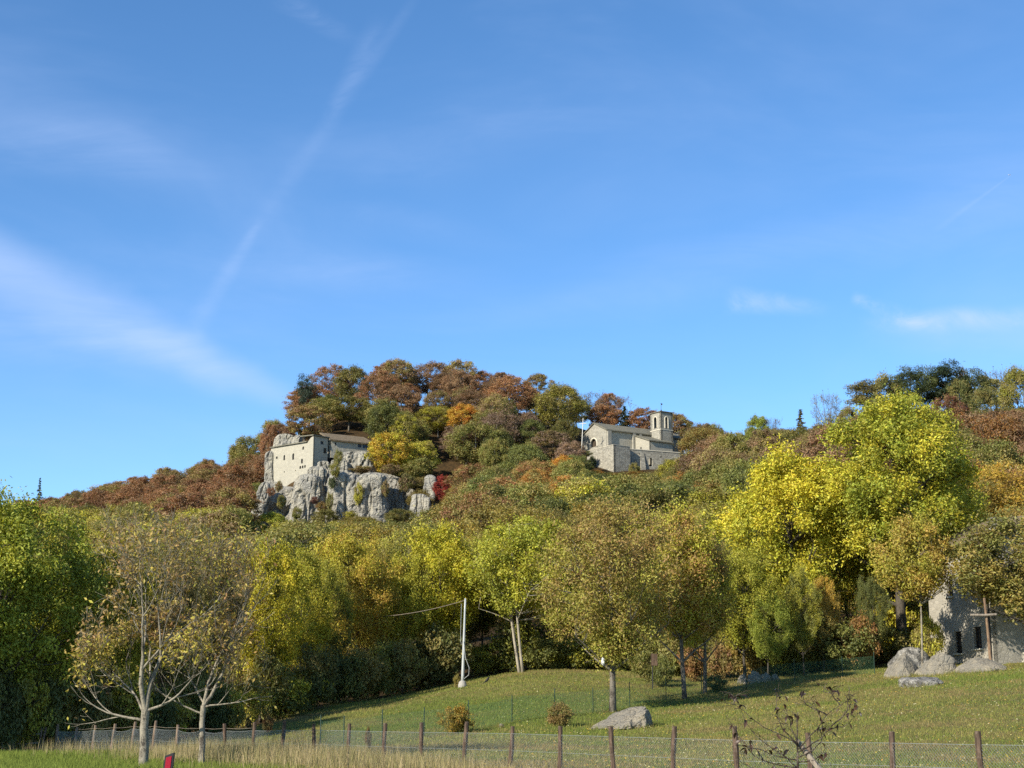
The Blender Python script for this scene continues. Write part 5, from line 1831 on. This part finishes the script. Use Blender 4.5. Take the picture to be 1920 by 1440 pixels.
def scatter():
    rng = random.Random(11)
    got = []
    d = 131.0
    while d < 600:
        sp = 8.4 if d < 235 else (10.0 if d < 330 else 11.2)
        x0, x1 = -0.37 * d - 4, 0.36 * d + 4
        x = x0 + rng.uniform(0, sp)
        while x < x1:
            jx, jy = x + rng.uniform(-.32, .32) * sp, d + rng.uniform(-.32, .32) * sp
            x += sp
            z = float(H(jx, jy))
            px, pg = proj(jx, jy, z)
            if px < -60 or px > 1985:
                continue
            rd = np.interp(px, [-300, 100, 420, 490, 560, 1000, 1150, 1300, 1450, 1580, 1650, 3000], [590, 585, 575, 560, 528, 528, 525, 500, 470, 400, 378, 378])
            if jy > rd:
                continue
            if any(a < px < b and c < jy < e for a, b, c, e in GAPS):
                continue
            if any((jx - a) ** 2 + (jy - b) ** 2 < (0.62 * r + 2.6) ** 2 for a, b, r in placed):
                continue
            hgt = rng.uniform(8.0, 14.5) if jy < 235 else rng.uniform(9.0, 17.5)
            if 300 < jy < 430 and 440 < px < 830:
                hgt *= 0.75
            lim = np.interp(px, SIL[:, 0], SIL[:, 1]) + rng.uniform(-4, 4)
            wpx = 0.5 * 5.0 * F / jy
            for a, b, c, e in CEIL:
                if px + wpx > a and px - wpx < b and jy < c:
                    lim = max(lim, e)
            zt = P(px, lim, jy).z
            lab_top = min(z + hgt, zt)
            hh = lab_top - z
            if hh < (6.5 if jy > 330 else 4.5):
                continue
            top = proj(jx, jy, z + hh)[1]
            for x_0, x_1, y_0, y_1, opts in ZONES:
                if x_0 <= px < x_1 and y_0 <= top + 25 < y_1:
                    break
            tot = sum(o[0] for o in opts)
            k = rng.uniform(0, tot)
            # neighbours tend to be of one sort
            k = (0.88 * k + 0.12 * tot * float(np.clip(vnoise(jx * .035, jy * .035, 31) * 1.6 - .3, 0, .999)))
            for w, kind, a, b in opts:
                k -= w
                if k <= 0:
                    break
            got.append((px, top, jy, jx, z, hh, kind, a, b))
        d += sp * 0.9
    # leave out trees wholly hidden behind nearer ones
    got.sort(key=lambda q: q[2])
    cov = np.zeros((400, 560), bool)
    vis = []
    for q in got:
        px, top, y, hh = q[0], q[1], q[2], q[5]
        r = max(hh * .40, 3.2) * F / y
        bot = top + hh * F / y
        i0, i1 = max(0, int((px - r + 160) / 4)), min(560, int((px + r + 160) / 4) + 1)
        j0, j1 = max(0, int(top / 4)), min(400, int((top + .7 * (bot - top)) / 4) + 1)
        if i1 <= i0 or j1 <= j0:
            continue
        sub = cov[j0:j1, i0:i1]
        if sub.mean() > 0.93:
            continue
        vis.append(q)
        jj, ii = np.mgrid[j0:j1, i0:i1]
        cyy = (top + bot * .75 - top * .25 + top * .5) / 2
        hr = max((bot - top) * .42, 4)
        el = ((ii * 4 - 160 - px) / (r * .85)) ** 2 + ((jj * 4 - (top + hr)) / hr) ** 2 < 1
        sub |= el
    got = vis
    seen = {}
    got.sort(key=lambda q: q[0])
    for px, top, y, x, z, hh, kind, a, b in got:
        kk = 'ash' if (kind == 'round' and y < 200) else kind
        mesh_pair = LIB[kk][rng.randrange(len(LIB[kk]))]
        if mesh_pair[1].name not in DIMS:
            DIMS[mesh_pair[1].name] = mesh_dims(mesh_pair[1])
        Hl, Rl = DIMS[mesh_pair[1].name]
        reg = region(px, top + 20, y)
        word = {'beech': 'tree', 'round': 'tree', 'bare': 'tree', 'fir': 'conifer'}[kind]
        key = (cname(a), word, reg)
        n = seen.get(key, 0)
        seen[key] = n + 1
        nm = {'beech': 'beech_tree', 'round': 'maple_tree' if a[0] > 0.19 else 'oak_tree', 'ash': 'ash_tree', 'bare': 'bare_tree', 'fir': 'fir_tree'}[kk]
        sz = hh / Hl
        s = min(max(sz, 0.72), sz * 1.35) * rng.uniform(0.82, 1.15) if kk != 'fir' else sz
        j = rng.uniform(0.68, 1.28)
        plant(nm, mesh_pair, (x, y, z - .2), s, rng.uniform(0, 6.28),
              tuple(c * j for c in a), tuple(c * j for c in b), '%s %s %s from the left %s' % (ordinal(n), key[0], word, reg), 'tree', 'trees ' + reg, sz)
    print('hillside trees', len(got))


scatter()


# ------------------------------------------------------------------ post and wire fence
def chain_mesh(W, Hh, cell, r, name, m, edge_r=None, sag=0.0):
    mb = MB()
    dx = cell

    def zadd(x, z):
        return z - sag * 4 * (x / W) * (1 - x / W) * (z / Hh) ** 2
    n = int((W + Hh) / dx) + 1
    for i in range(n):
        o = i * dx - Hh
        for sgn in (1, -1):
            # line x = o + z (or mirrored)
            z0, z1 = max(0, -o), min(Hh, W - o)
            if z1 - z0 < 0.02:
                continue
            p0, p1 = (o + z0, z0), (o + z1, z1)
            if sgn < 0:
                p0, p1 = (W - p0[0], p0[1]), (W - p1[0], p1[1])
            mid = ((p0[0] + p1[0]) / 2, (p0[1] + p1[1]) / 2)
            y = 0.004 * sgn
            pts = [(q[0], y, zadd(*q)) for q in (p0, mid, p1)]
            mb.tube(pts, r, 3, False)
    if edge_r:
        for z in (Hh, Hh * 0.5, 0.03):
            mb.tube([(x, 0.009, zadd(x, z)) for x in np.linspace(0, W, 5)], edge_r, 4, False)
    return mb.mesh(name, m)


FENCE_PX = [175, 213, 251, 287, 330, 379, 427, 480, 525, 575, 630, 690, 745, 812, 888, 965, 1048, 1145, 1243, 1365, 1498, 1632, 1798]
fence = thing('wire_fence', 'brown wooden posts strung with diamond wire mesh across the foreground', 'fence')
NP = 22
fv = FB - FA
flen = np.linalg.norm(fv) / NP
frz = math.atan2(fv[1], fv[0])
PANEL = [chain_mesh(flen, 0.95, 0.075, 0.0024, 'mesh_panel', M['wire'], 0.004, sg) for sg in (0.0, 0.03, 0.10)]
rng = random.Random(3)
post_meshes = []
for v in range(5):
    mb = MB()
    hh = 1.18 + 0.03 * v
    zz = np.linspace(-0.3, hh, 7)
    rr = [0.066 + 0.006 * math.sin(z * 5 + v) for z in zz]
    rr[-1] *= 0.9
    mb.tube([(0.012 * math.sin(z * 3 + v), 0.01 * math.cos(z * 4 + v), z) for z in zz], rr, 9)
    post_meshes.append((mb.mesh('post', M['post'], False), mb.mesh('post', M['post_pale'], False)))
LEAN = {0: (.10, 0), 1: (.11, 0), 2: (.12, 0), 3: (.10, 0), 4: (.06, 0), 5: (.05, 0), 14: (.05, 0), 15: (.08, 0), 19: (-.06, 0), 9: (.03, 0), 11: (.06, 0)}
for k in range(-1, NP + 2):
    f = k / NP
    p = FA + fv * f
    z = float(H(p[0], p[1]))
    o = link('post', post_meshes[k % 5][1 if k < 7 else 0], fence, (p[0], p[1], z), rng.uniform(0, 6))
    lx = LEAN.get(k, (rng.uniform(-.06, .06), 0))[0]
    o.rotation_euler = (rng.uniform(-.03, .03), lx, 0)
    if k <= NP:
        q = FA + fv * (k + 1) / NP
        z2 = float(H(q[0], q[1]))
        pm = link('mesh_panel', PANEL[2 if k in (2, 5, 6) else (1 if k < 10 else 0)], fence, (p[0], p[1], z + 0.02))
        pm.rotation_euler = (0, -math.atan2(z2 - z, flen), frz)
mb = MB()
for f0 in range(0, 8):
    a, b = FA + fv * f0 / NP, FA + fv * (f0 + 1) / NP
    za, zb_ = float(H(*a)), float(H(*b))
    mb.tube([(a[0], a[1], za + 1.06), ((a[0] + b[0]) / 2, (a[1] + b[1]) / 2, (za + zb_) / 2 + 1.03), (b[0], b[1], zb_ + 1.06)], 0.006, 4, False)
mb.obj('top_wire', M['rail'], fence)

# rail stile at the far left end
st = thing('rail_stile', 'weathered pale wooden rail stile at the left end of the fence', 'stile')
for px, h, ln in ((36, 1.05, .03), (41, .95, .04), (72, 1.1, .10), (77, 1.15, .16)):
    g = G(px, 76)
    mb = MB()
    mb.tube([(0, 0, -.2), (ln * .5, 0, h * .5), (ln, 0, h)], [.055, .05, .045], 7)
    q = mb.obj('post', M['post_pale'], st)
    q.location = g
for a, b, h in ((12, 37, .75), (12, 37, .34), (41, 73, .78), (41, 73, .36)):
    A, B = G(a, 76.2), G(b, 76)
    mb = MB()
    mb.tube([A + Vector((0, -.07, h)), (A + B) / 2 + Vector((0, -.07, h + .04)), B + Vector((0, -.07, h + .06))], .035, 6)
    mb.obj('rail', M['rail'], st)

# ------------------------------------------------------------------ thin green net fence across the meadow
net = thing('net_fence', 'thin green wire net fence on slim metal stakes crossing the meadow', 'fence')
NETP = [(600, 60), (644, 63), (716, 67), (795, 71), (878, 75), (960, 79), (1040, 82), (1112, 86), (1181, 90), (1249, 93.5), (1316, 96.5), (1400, 98.5), (1490, 101), (1580, 103), (1640, 104)]
smb = {}
for v in range(2):
    mb = MB()
    mb.tube([(0, 0, -.2), (0, 0, 1.42 - .1 * v)], .024, 6)
    smb[v] = mb.mesh('stake', M['post_green'])
for i, (px, d) in enumerate(NETP):
    g = G(px, d)
    link('stake', smb[i % 2], net, g)
    if i + 1 < len(NETP):
        q = G(*NETP[i + 1])
        n = 6
        rows, colsn = 16, max(10, int((q - g).length / 0.085))
        mb = MB()
        Ln = Vector((q.x - g.x, q.y - g.y, 0)).length
        hn = 1.15
        cell = 0.10
        for j in range(int((Ln + hn) / cell) + 1):
            o_ = j * cell - hn
            for sgn in (1, -1):
                z0, z1 = max(0, -o_), min(hn, Ln - o_)
                if z1 - z0 < .05:
                    continue
                e = [(o_ + z0, z0), (o_ + z1, z1)]
                if sgn < 0:
                    e = [(Ln - x, z) for x, z in e]
                pts = []
                for x, z in e:
                    f = x / Ln
                    xx, yy = g.x + (q.x - g.x) * f, g.y + (q.y - g.y) * f
                    pts.append((xx, yy, float(H(xx, yy)) + z + .02))
                mb.tube(pts, 0.0032, 3, False)
        mb.obj('net_panel', M['wire_green'], net)

# ------------------------------------------------------------------ utility pole and its wire
g = G(867, 105)
pole = thing('utility_pole', 'slim grey metal utility pole on a concrete foot at the wood edge', 'pole', g)
ph = P(871.5, 1122, 105).z - g.z
mb = MB()
zz = np.linspace(0, ph, 8)
mb.tube([(0.16 * z / ph, 0, z) for z in zz], np.linspace(.115, .062, 8), 12)
mb.obj('shaft', M['pole'], pole, True)
mb = MB()
mb.tube([(0, 0, -.3), (0, 0, .12), (0, 0, .34), (0, 0, .42)], [.29, .29, .23, .13], 14)
mb.obj('concrete_foot', M['concrete'], pole)
mb = MB()
mb.tube([(-.10, -.05, ph - .35), (-.14, -.05, ph * .6), (-.13, -.03, 3.0), (-.08, 0, 2.8)], .012, 5)
mb.tube([(.06, -.12, 3.0), (.2, -.15, 1.9), (.45, -.18, 1.25), (.42, -.16, .8), (.12, -.1, .55)], .016, 6)
mb.obj('cable', M['pole'], pole)
wire = MB()
A = Vector((g.x + .15, g.y, g.z + ph - .12))
B = P(690, 1157, 118)
pts = []
for i in range(14):
    t = i / 13
    p = A.lerp(B, t)
    p.z -= 0.25 * 4 * t * (1 - t)
    pts.append(p)
wire.tube(pts, .02, 5)
w = wire.obj('overhead_wire', M['rail'])
tag(w, 'pale overhead wire running left from the utility pole top', 'wire')

# ------------------------------------------------------------------ wooden cross among the boulders
g = P(1857.5, 1243, 97)
top = P(1845.5, 1121, 97)
cr = thing('wooden_cross', 'tall leaning rustic wooden cross among the boulders by the house', 'cross')
mb = MB()
mb.tube([g, g.lerp(top, .5) + Vector((.02, 0, 0)), top], [.10, .085, .075], 8)
mb.obj('upright', M['cross_wood'], cr)
mb = MB()
mb.tube([P(1819.5, 1153, 96.85), P(1845, 1153.5, 96.85), P(1868.5, 1152, 96.85)], [.075, .08, .07], 8)
mb.obj('crossbar', M['rail'], cr)

# ------------------------------------------------------------------ roadside reflector post
g = P(310, 1490, 23)
rp = thing('marker_post', 'roadside marker post with red reflector, cut by the bottom edge', 'marker post', (g.x, g.y, 0))
ux, uz = np.array((1, 0, 0.0)), np.array((0.08, 0, 1.0))
zt = P(315, 1414, 23).z
mb = MB()
y0 = -.045
w2 = .062


def rpbox(mb, z0, z1, w_, yf, yb, slant=0.0):
    v = []
    for z, dz in ((z0, 0), (z1, slant)):
        for x, s_ in ((-w_, -1), (w_, 1)):
            for y in (yf, yb):
                v.append((x + 0.08 * (z - .5), y, z + dz * s_))
    mb.add(v, [(0, 2, 3, 1), (4, 5, 7, 6), (0, 4, 6, 2), (1, 3, 7, 5), (0, 1, 5, 4), (2, 6, 7, 3)])


rpbox(mb, -.2, zt - .30, w2, -.05, .05, 0.0)
mb.obj('shaft', M['white'], rp)
mb = MB()
rpbox(mb, zt - .297, zt, w2 + .001, -.051, .051, 0.022)
hd = mb.obj('black_head', M['black'], rp)
mb = MB()
rpbox(mb, zt - .25, zt - .035, w2 - .022, -.060, -.052, 0.012)
mb.obj('reflector', M['red'], rp)

# ------------------------------------------------------------------ small things in the meadow
g = P(1136, 1246, 86.6)
fd = thing('bird_feeder', 'small white rounded feeder fixed low on the centre tree', 'feeder', (P(1131, 1240, 86.4)))
mb = MB()
mb.tube([(0, 0, -.2), (0, 0, -.14), (0, 0, 0), (0, 0, .16), (0, 0, .24)], [.04, .09, .105, .09, .03], 12)
mb.obj('body', M['white'], fd, True)
mb = MB()
mb.tube([(0, 0, -.18), (.15, .02, -.30), (.36, .1, -.38)], [.03, .03, .04], 6)
mb.obj('bracket', M['bark_grey'], fd)
g = G(913, 104)
bd = thing('bird', 'small black bird standing on the grass right of the utility pole', 'bird', g)
mb = MB()
mb.tube([(-.13, 0, .08), (-.06, 0, .16), (.02, 0, .24), (.07, 0, .31), (.10, 0, .38), (.14, 0, .41)], [.015, .06, .09, .075, .05, .045], 8)
mb.tube([(.14, 0, .41), (.22, 0, .40)], [.025, .006], 5)
mb.tube([(-.10, 0, .12), (-.24, 0, .02)], [.04, .02], 5)
for s in (-1, 1):
    mb.tube([(.01, s * .04, .18), (.02, s * .04, 0)], .012, 4)
mb.obj('body', M['feather'], bd, True)
# sign board beside the garden
g = P(1225, 1280, 101)
sg = thing('garden_board', 'small dark brown board on a slim post behind the net fence', 'board', G(1224, 101))
mb = MB()
mb.tube([(0, 0, -.2), (0, 0, 2.3)], .035, 6)
mb.obj('post', M['iron'], sg)
mb = MB()
mb.box((.12, -.05, 1.9), .42, .05, .75)
mb.obj('panel', M['post'], sg)

# ------------------------------------------------------------------ foreground sapling with dark drooping leaves
SD = 19.0
sap = thing('sapling', 'nearly bare sapling with drooping dark red leaves in the right foreground', 'sapling')
root = np.array(P(1498, 1530, SD))
srng = np.random.default_rng(77)
mb = MB()
tips = []


def spx(px, py, dd=0.0):
    return np.array(P(px, py, SD + dd))


def limb(pts, r0, r1, n=9):
    pts = np.array(pts, float)
    t = np.linspace(0, 1, len(pts))
    tt = np.linspace(0, 1, n)
    q = np.stack([np.interp(tt, t, pts[:, k]) for k in range(3)], 1)
    for _ in range(2):
        q[1:-1] = .25 * q[:-2] + .5 * q[1:-1] + .25 * q[2:]
    q[1:-1] += srng.normal(size=(n - 2, 3)) * .006
    mb.tube(q, np.linspace(r0, r1, n), 5)
    return q


mainq = limb([root, spx(1497, 1440), spx(1495, 1395), spx(1496, 1335)], .020, .004, 10)
LIMBS = [
    ([(1497, 1405), (1525, 1375), (1550, 1340), (1575, 1322), (1600, 1305)], -.05), ([(1497, 1410), (1535, 1390), (1558, 1362), (1588, 1365), (1612, 1335)], .1),
    ([(1497, 1398), (1462, 1362), (1455, 1330), (1457, 1290)], .05), ([(1497, 1400), (1470, 1375), (1430, 1370), (1385, 1318), (1345, 1318)], -.1),
    ([(1496, 1440), (1470, 1415), (1440, 1400), (1400, 1365), (1380, 1305)], .1), ([(1497, 1440), (1460, 1435), (1415, 1424), (1390, 1385), (1362, 1340)], .2),
    ([(1497, 1425), (1455, 1420), (1405, 1398), (1372, 1400)], -.1), ([(1497, 1420), (1540, 1400), (1545, 1355), (1515, 1300)], .15),
    ([(1558, 1362), (1588, 1340), (1590, 1305), (1612, 1300)], 0), ([(1550, 1340), (1515, 1325), (1502, 1302)], .1),
    ([(1497, 1450), (1450, 1450), (1400, 1440), (1385, 1405)], .1), ([(1497, 1430), (1530, 1425), (1552, 1400)], .1), ([(1496, 1395), (1480, 1350), (1470, 1320)], -.1),
    ([(1385, 1318), (1372, 1300), (1350, 1296)], -.1), ([(1575, 1322), (1560, 1300), (1540, 1296)], -.05), ([(1497, 1460), (1455, 1470), (1425, 1440)], -.1),
]
for pts, dd in LIMBS:
    q = limb([spx(x, y, dd * i / len(pts)) for i, (x, y) in enumerate(pts)], .0085, .0022, 11)
    tips.append(q)
    for _ in range(8):
        k = srng.integers(3, 10)
        e = q[k] + srng.normal(size=3) * np.array((.10, .08, .08)) + np.array((0, 0, .04))
        tq = limb([q[k], (q[k] + e) / 2 + (0, 0, .015), e], .0035, .0016, 5)
        tips.append(tq)
mb.obj('stem', bark_mat('sapling_bark', (0.035, 0.025, 0.02), (0.16, 0.13, 0.10), 0.5, 0.7, 12), sap, True)


def leaf_mesh(seed):
    r = random.Random(seed)
    L, Wd = .092, .032
    v, q = [], []
    n = 5
    for i in range(n + 1):
        t = i / n
        wd = Wd * .5 * math.sin(math.pi * min(1, t * .92 + .08)) ** .8 if 0 < i < n else .001
        z = -.030 * t * t * (1 + .3 * seed)
        x = L * (t - .15 * t * t)
        v += [(x, -wd, z + wd * .35), (x, 0, z), (x, wd, z + wd * .35)]
    for i in range(n):
        for k in (0, 1):
            q.append((i * 3 + k, i * 3 + k + 1, i * 3 + 4 + k, i * 3 + 3 + k))
    return np_mesh('leaf', v, [q], [M['sap_leaf']], None, None, True)


M['sap_leaf'] = pbr('dark_red_leaf', lambda t, tc: t.mix(t.n('ShaderNodeObjectInfo').outputs['Random'], (0.014, 0.008, 0.006, 1), (0.060, 0.030, 0.016, 1)), 0.5, spec=0.4)
LM = [leaf_mesh(s) for s in range(3)]
for i in range(135):
    q = tips[srng.integers(0, len(tips))]
    k = srng.integers(len(q) // 2, len(q))
    o = link('leaf', LM[i % 3], sap, q[k])
    s = srng.uniform(.7, 1.25)
    o.scale = (s, s, s)
    o.rotation_euler = (srng.normal() * .5, srng.uniform(-.3, .9), srng.uniform(0, 6.28))
stk = thing('support_stake', 'pale wooden stake leaning against the foreground sapling', 'stake')
mb = MB()
mb.tube([P(1493, 1388, SD + .08), P(1512, 1412, SD + .05), P(1575, 1490, SD - .1)], [.032, .034, .036], 8)
mb.obj('shaft', M['rail'], stk)

# ------------------------------------------------------------------ grass, dry stalks, fallen leaves
def view_points(rng, n, d0, d1, p=0.0, pad=0.02):
    """points spread over the ground in front of the camera, p sets how density falls with distance"""
    t = rng.uniform(size=n)
    e = 2 - p
    d = (d0 ** e + t * (d1 ** e - d0 ** e)) ** (1 / e)
    u = rng.uniform(-.345 - pad, .345 + pad, n)
    return u * d, d


def blades(rng, x, y, h, w, bend, tint, m, name, tri=True):
    n = len(x)
    z = H(x, y)
    a = rng.uniform(0, 2 * math.pi, n)
    # blades turned mostly across the view so that thin ones still read
    ax = np.stack([np.cos(a), np.sin(a) * .6, np.zeros(n)], 1)
    b = rng.normal(size=(n, 3)) * np.array([1, 1, 0]) * bend[:, None]
    p0 = np.stack([x, y, z - .01], 1)
    mid = p0 + np.stack([np.zeros(n), np.zeros(n), h * .55], 1) + b * .35
    tip = p0 + np.stack([np.zeros(n), np.zeros(n), h], 1) + b
    hw = (w / 2)[:, None] * ax
    if tri:
        v = np.stack([p0 - hw, p0 + hw, tip], 1).reshape(-1, 3)
        f = [np.arange(3 * n).reshape(-1, 3)]
        k = 3
    else:
        v = np.stack([p0 - hw, p0 + hw, mid + hw * .8, mid - hw * .8, tip], 1).reshape(-1, 3)
        i = np.arange(n)[:, None] * 5
        f = [i + np.array([[0, 1, 2, 3]]), i + np.array([[3, 2, 4]])]
        k = 5
    me = np_mesh(name, v, f, [m], None, {'tint': np.repeat(tint, k, 0)})
    return link(name, me)


rg = np.random.default_rng(5)
x, y = view_points(rg, 330000, 28, 121, 1.0)
fo, lu, dr = cover_masks(x, y)
keep = (fo < rg.uniform(.2, .9, len(x)))
x, y, lu, dr = x[keep], y[keep], lu[keep], dr[keep]
patch = vnoise(x * .35, y * .35, 21) * .6 + vnoise(x * 1.3, y * 1.3, 22) * .4
n = len(x)
h = (.05 + .09 * rg.uniform(size=n) ** 2 + .07 * lu) * (1 + .4 * patch)
wd = .012 + y * .00028
mixg = np.clip(patch * 1.3 - .25 - lu * .8 + rg.normal(size=n) * .2, 0, 1)
dryg = np.clip(vnoise(x * .22, y * .3, 23) * 1.1 + vnoise(x * 1.2, y * 1.2, 24) * .6 - .35 + dr * .5 - lu * .5 + rg.normal(size=n) * .2, 0, 1)
o = blades(rg, x, y, h, wd, .03 + .03 * rg.uniform(size=n), np.stack([rg.uniform(size=n), mixg, dryg], 1), M['grass'], 'meadow_grass')
tag(o, 'short green and straw-coloured grass covering the sloping meadow', 'grass', kind='stuff')

# longer tufts left standing round the stones
bx_, by_ = [], []
for cx_, cy_, ra, rb in ROCKS:
    k_ = int(420 * max(ra, .35))
    a_ = rg.uniform(0, 2 * math.pi, k_)
    q_ = rg.uniform(.86, 1.14, k_)
    bx_.append(cx_ + np.cos(a_) * ra * q_)
    by_.append(cy_ + np.sin(a_) * rb * q_)
x, y = np.concatenate(bx_), np.concatenate(by_)
n = len(x)
o = blades(rg, x, y, .10 + .24 * rg.uniform(size=n) ** 1.5, .02 + .012 * rg.uniform(size=n), .05 + .08 * rg.uniform(size=n),
           np.stack([rg.uniform(size=n), rg.uniform(size=n), rg.uniform(size=n) * .9], 1), M['grass'], 'tuft_grass')
tag(o, 'longer grass tufts left standing round the feet of the stones', 'grass', kind='stuff')

# tall dry grass along the fence
n = 30000
f = rg.uniform(-.02, 1.0, n)
base = FA[None, :] + fv[None, :] * f[:, None]
nrm_ = np.array([-fv[1], fv[0]]) / np.linalg.norm(fv)
off = rg.normal(size=n) * 1.5 - 1.0
x, y = base[:, 0] - nrm_[0] * off * -1, base[:, 1] - nrm_[1] * off * -1
pxx = 960 + F * x / y
dens = np.clip((pxx - 230) / 160, 0, 1) * np.clip((1120 - pxx) / 420, 0.0, 1) + .10 * (pxx > 1000) + .18 * (pxx < 260)
dens *= .35 + 1.0 * vnoise(x * .8, y * .8, 41)
keep = (rg.uniform(size=n) < dens) & (y > 24)
x, y, pxx = x[keep], y[keep], pxx[keep]
n = len(x)
hm = np.clip(1.0 - np.maximum(0, pxx - 560) / 900, .35, 1)
h = (.25 + .5 * rg.uniform(size=n)) * hm * (.6 + .7 * vnoise(x * .6, y * .6, 43))
tint = np.stack([rg.uniform(size=n), np.clip(vnoise(x * .7, y * .7, 42) + rg.normal(size=n) * .2, 0, 1), rg.uniform(size=n)], 1)
o = blades(rg, x, y, h, .009 + .009 * rg.uniform(size=n), .12 * h + .08 * rg.uniform(size=n), tint, M['dry_grass'], 'dry_grass', False)
tag(o, 'tall straw-coloured dry grass along the foot of the fence', 'grass', kind='stuff')

# fallen yellow leaves in the meadow
x, y = view_points(rg, 26000, 32, 108, .3)
fo, lu, dr = cover_masks(x, y)
pxx = 960 + F * x / y
keep = (fo < .3) & (pxx > 640) & (rg.uniform(size=len(x)) < np.clip((pxx - 640) / 500, .12, 1) * (.25 + vnoise(x * .3, y * .3, 51)))
x, y = x[keep], y[keep]
n = len(x)
cen = np.stack([x, y, H(x, y) + .07 + .03 * rg.uniform(size=n)], 1)
v, q, t = leaf_quads(rg, cen, np.tile([0, -.25, 1.0], (n, 1)) + rg.normal(size=(n, 3)) * .35, .065, .045, np.stack([rg.uniform(size=n), rg.uniform(size=n), rg.uniform(size=n)], 1))
o = link('fallen_leaves', np_mesh('fallen_leaves', v, [q], [M['fallen']], None, {'tint': t}))
tag(o, 'yellow fallen leaves scattered over the right half of the meadow', 'leaves', kind='stuff')

# weeds standing above the mown slope on the left
for i, (px, d, hgt, wp) in enumerate([(466, 88, .8, 10), (502, 86, .25, 20), (690, 62, .7, 13)]):
    gp = G(px, d)
    put_tree(px, proj(gp.x, gp.y, gp.z + hgt)[1], d, wp, 'bush', (0.16, 0.13, 0.04), (0.22, 0.11, 0.04),
             '%s brownish weed clump from the left on the shaded slope' % ordinal(i), name='weed_clump', cat='weed', var=i, group='weeds on the shaded slope')

# ------------------------------------------------------------------ airliner high up
c = P(1893, 328, 14000)
pl = thing('airliner', 'tiny white airliner high in the sky near the right edge', 'airplane', c)
pl.rotation_euler = (0, R(-8), R(28))
mb = MB()
mb.tube([(-17, 0, 0), (-14, 0, .6), (-8, 0, .2), (10, 0, 0), (15, 0, -.2), (18, 0, -.5)], [.4, 1.2, 1.9, 1.9, 1.4, .2], 10)
mb.obj('fuselage', M['white'], pl, True)
for s in (-1, 1):
    mb = MB()
    mb.slab([(4, 0, -.6), (-3, 0, -.6), (-7, s * 16, .6), (-4.5, s * 16, .6)], .5)
    mb.obj('wing', M['white'], pl)
    mb = MB()
    mb.slab([(-12, 0, .8), (-15.5, 0, .8), (-17, s * 6, 1.1), (-15, s * 6, 1.1)], .3)
    mb.obj('tailplane', M['white'], pl)
mb = MB()
mb.slab([(-11.5, 0, 1), (-15.5, 0, 1), (-17.5, 0, 6.5), (-15.5, 0, 6.5)], .3, (0, 1, 0))
mb.obj('fin', M['white'], pl)
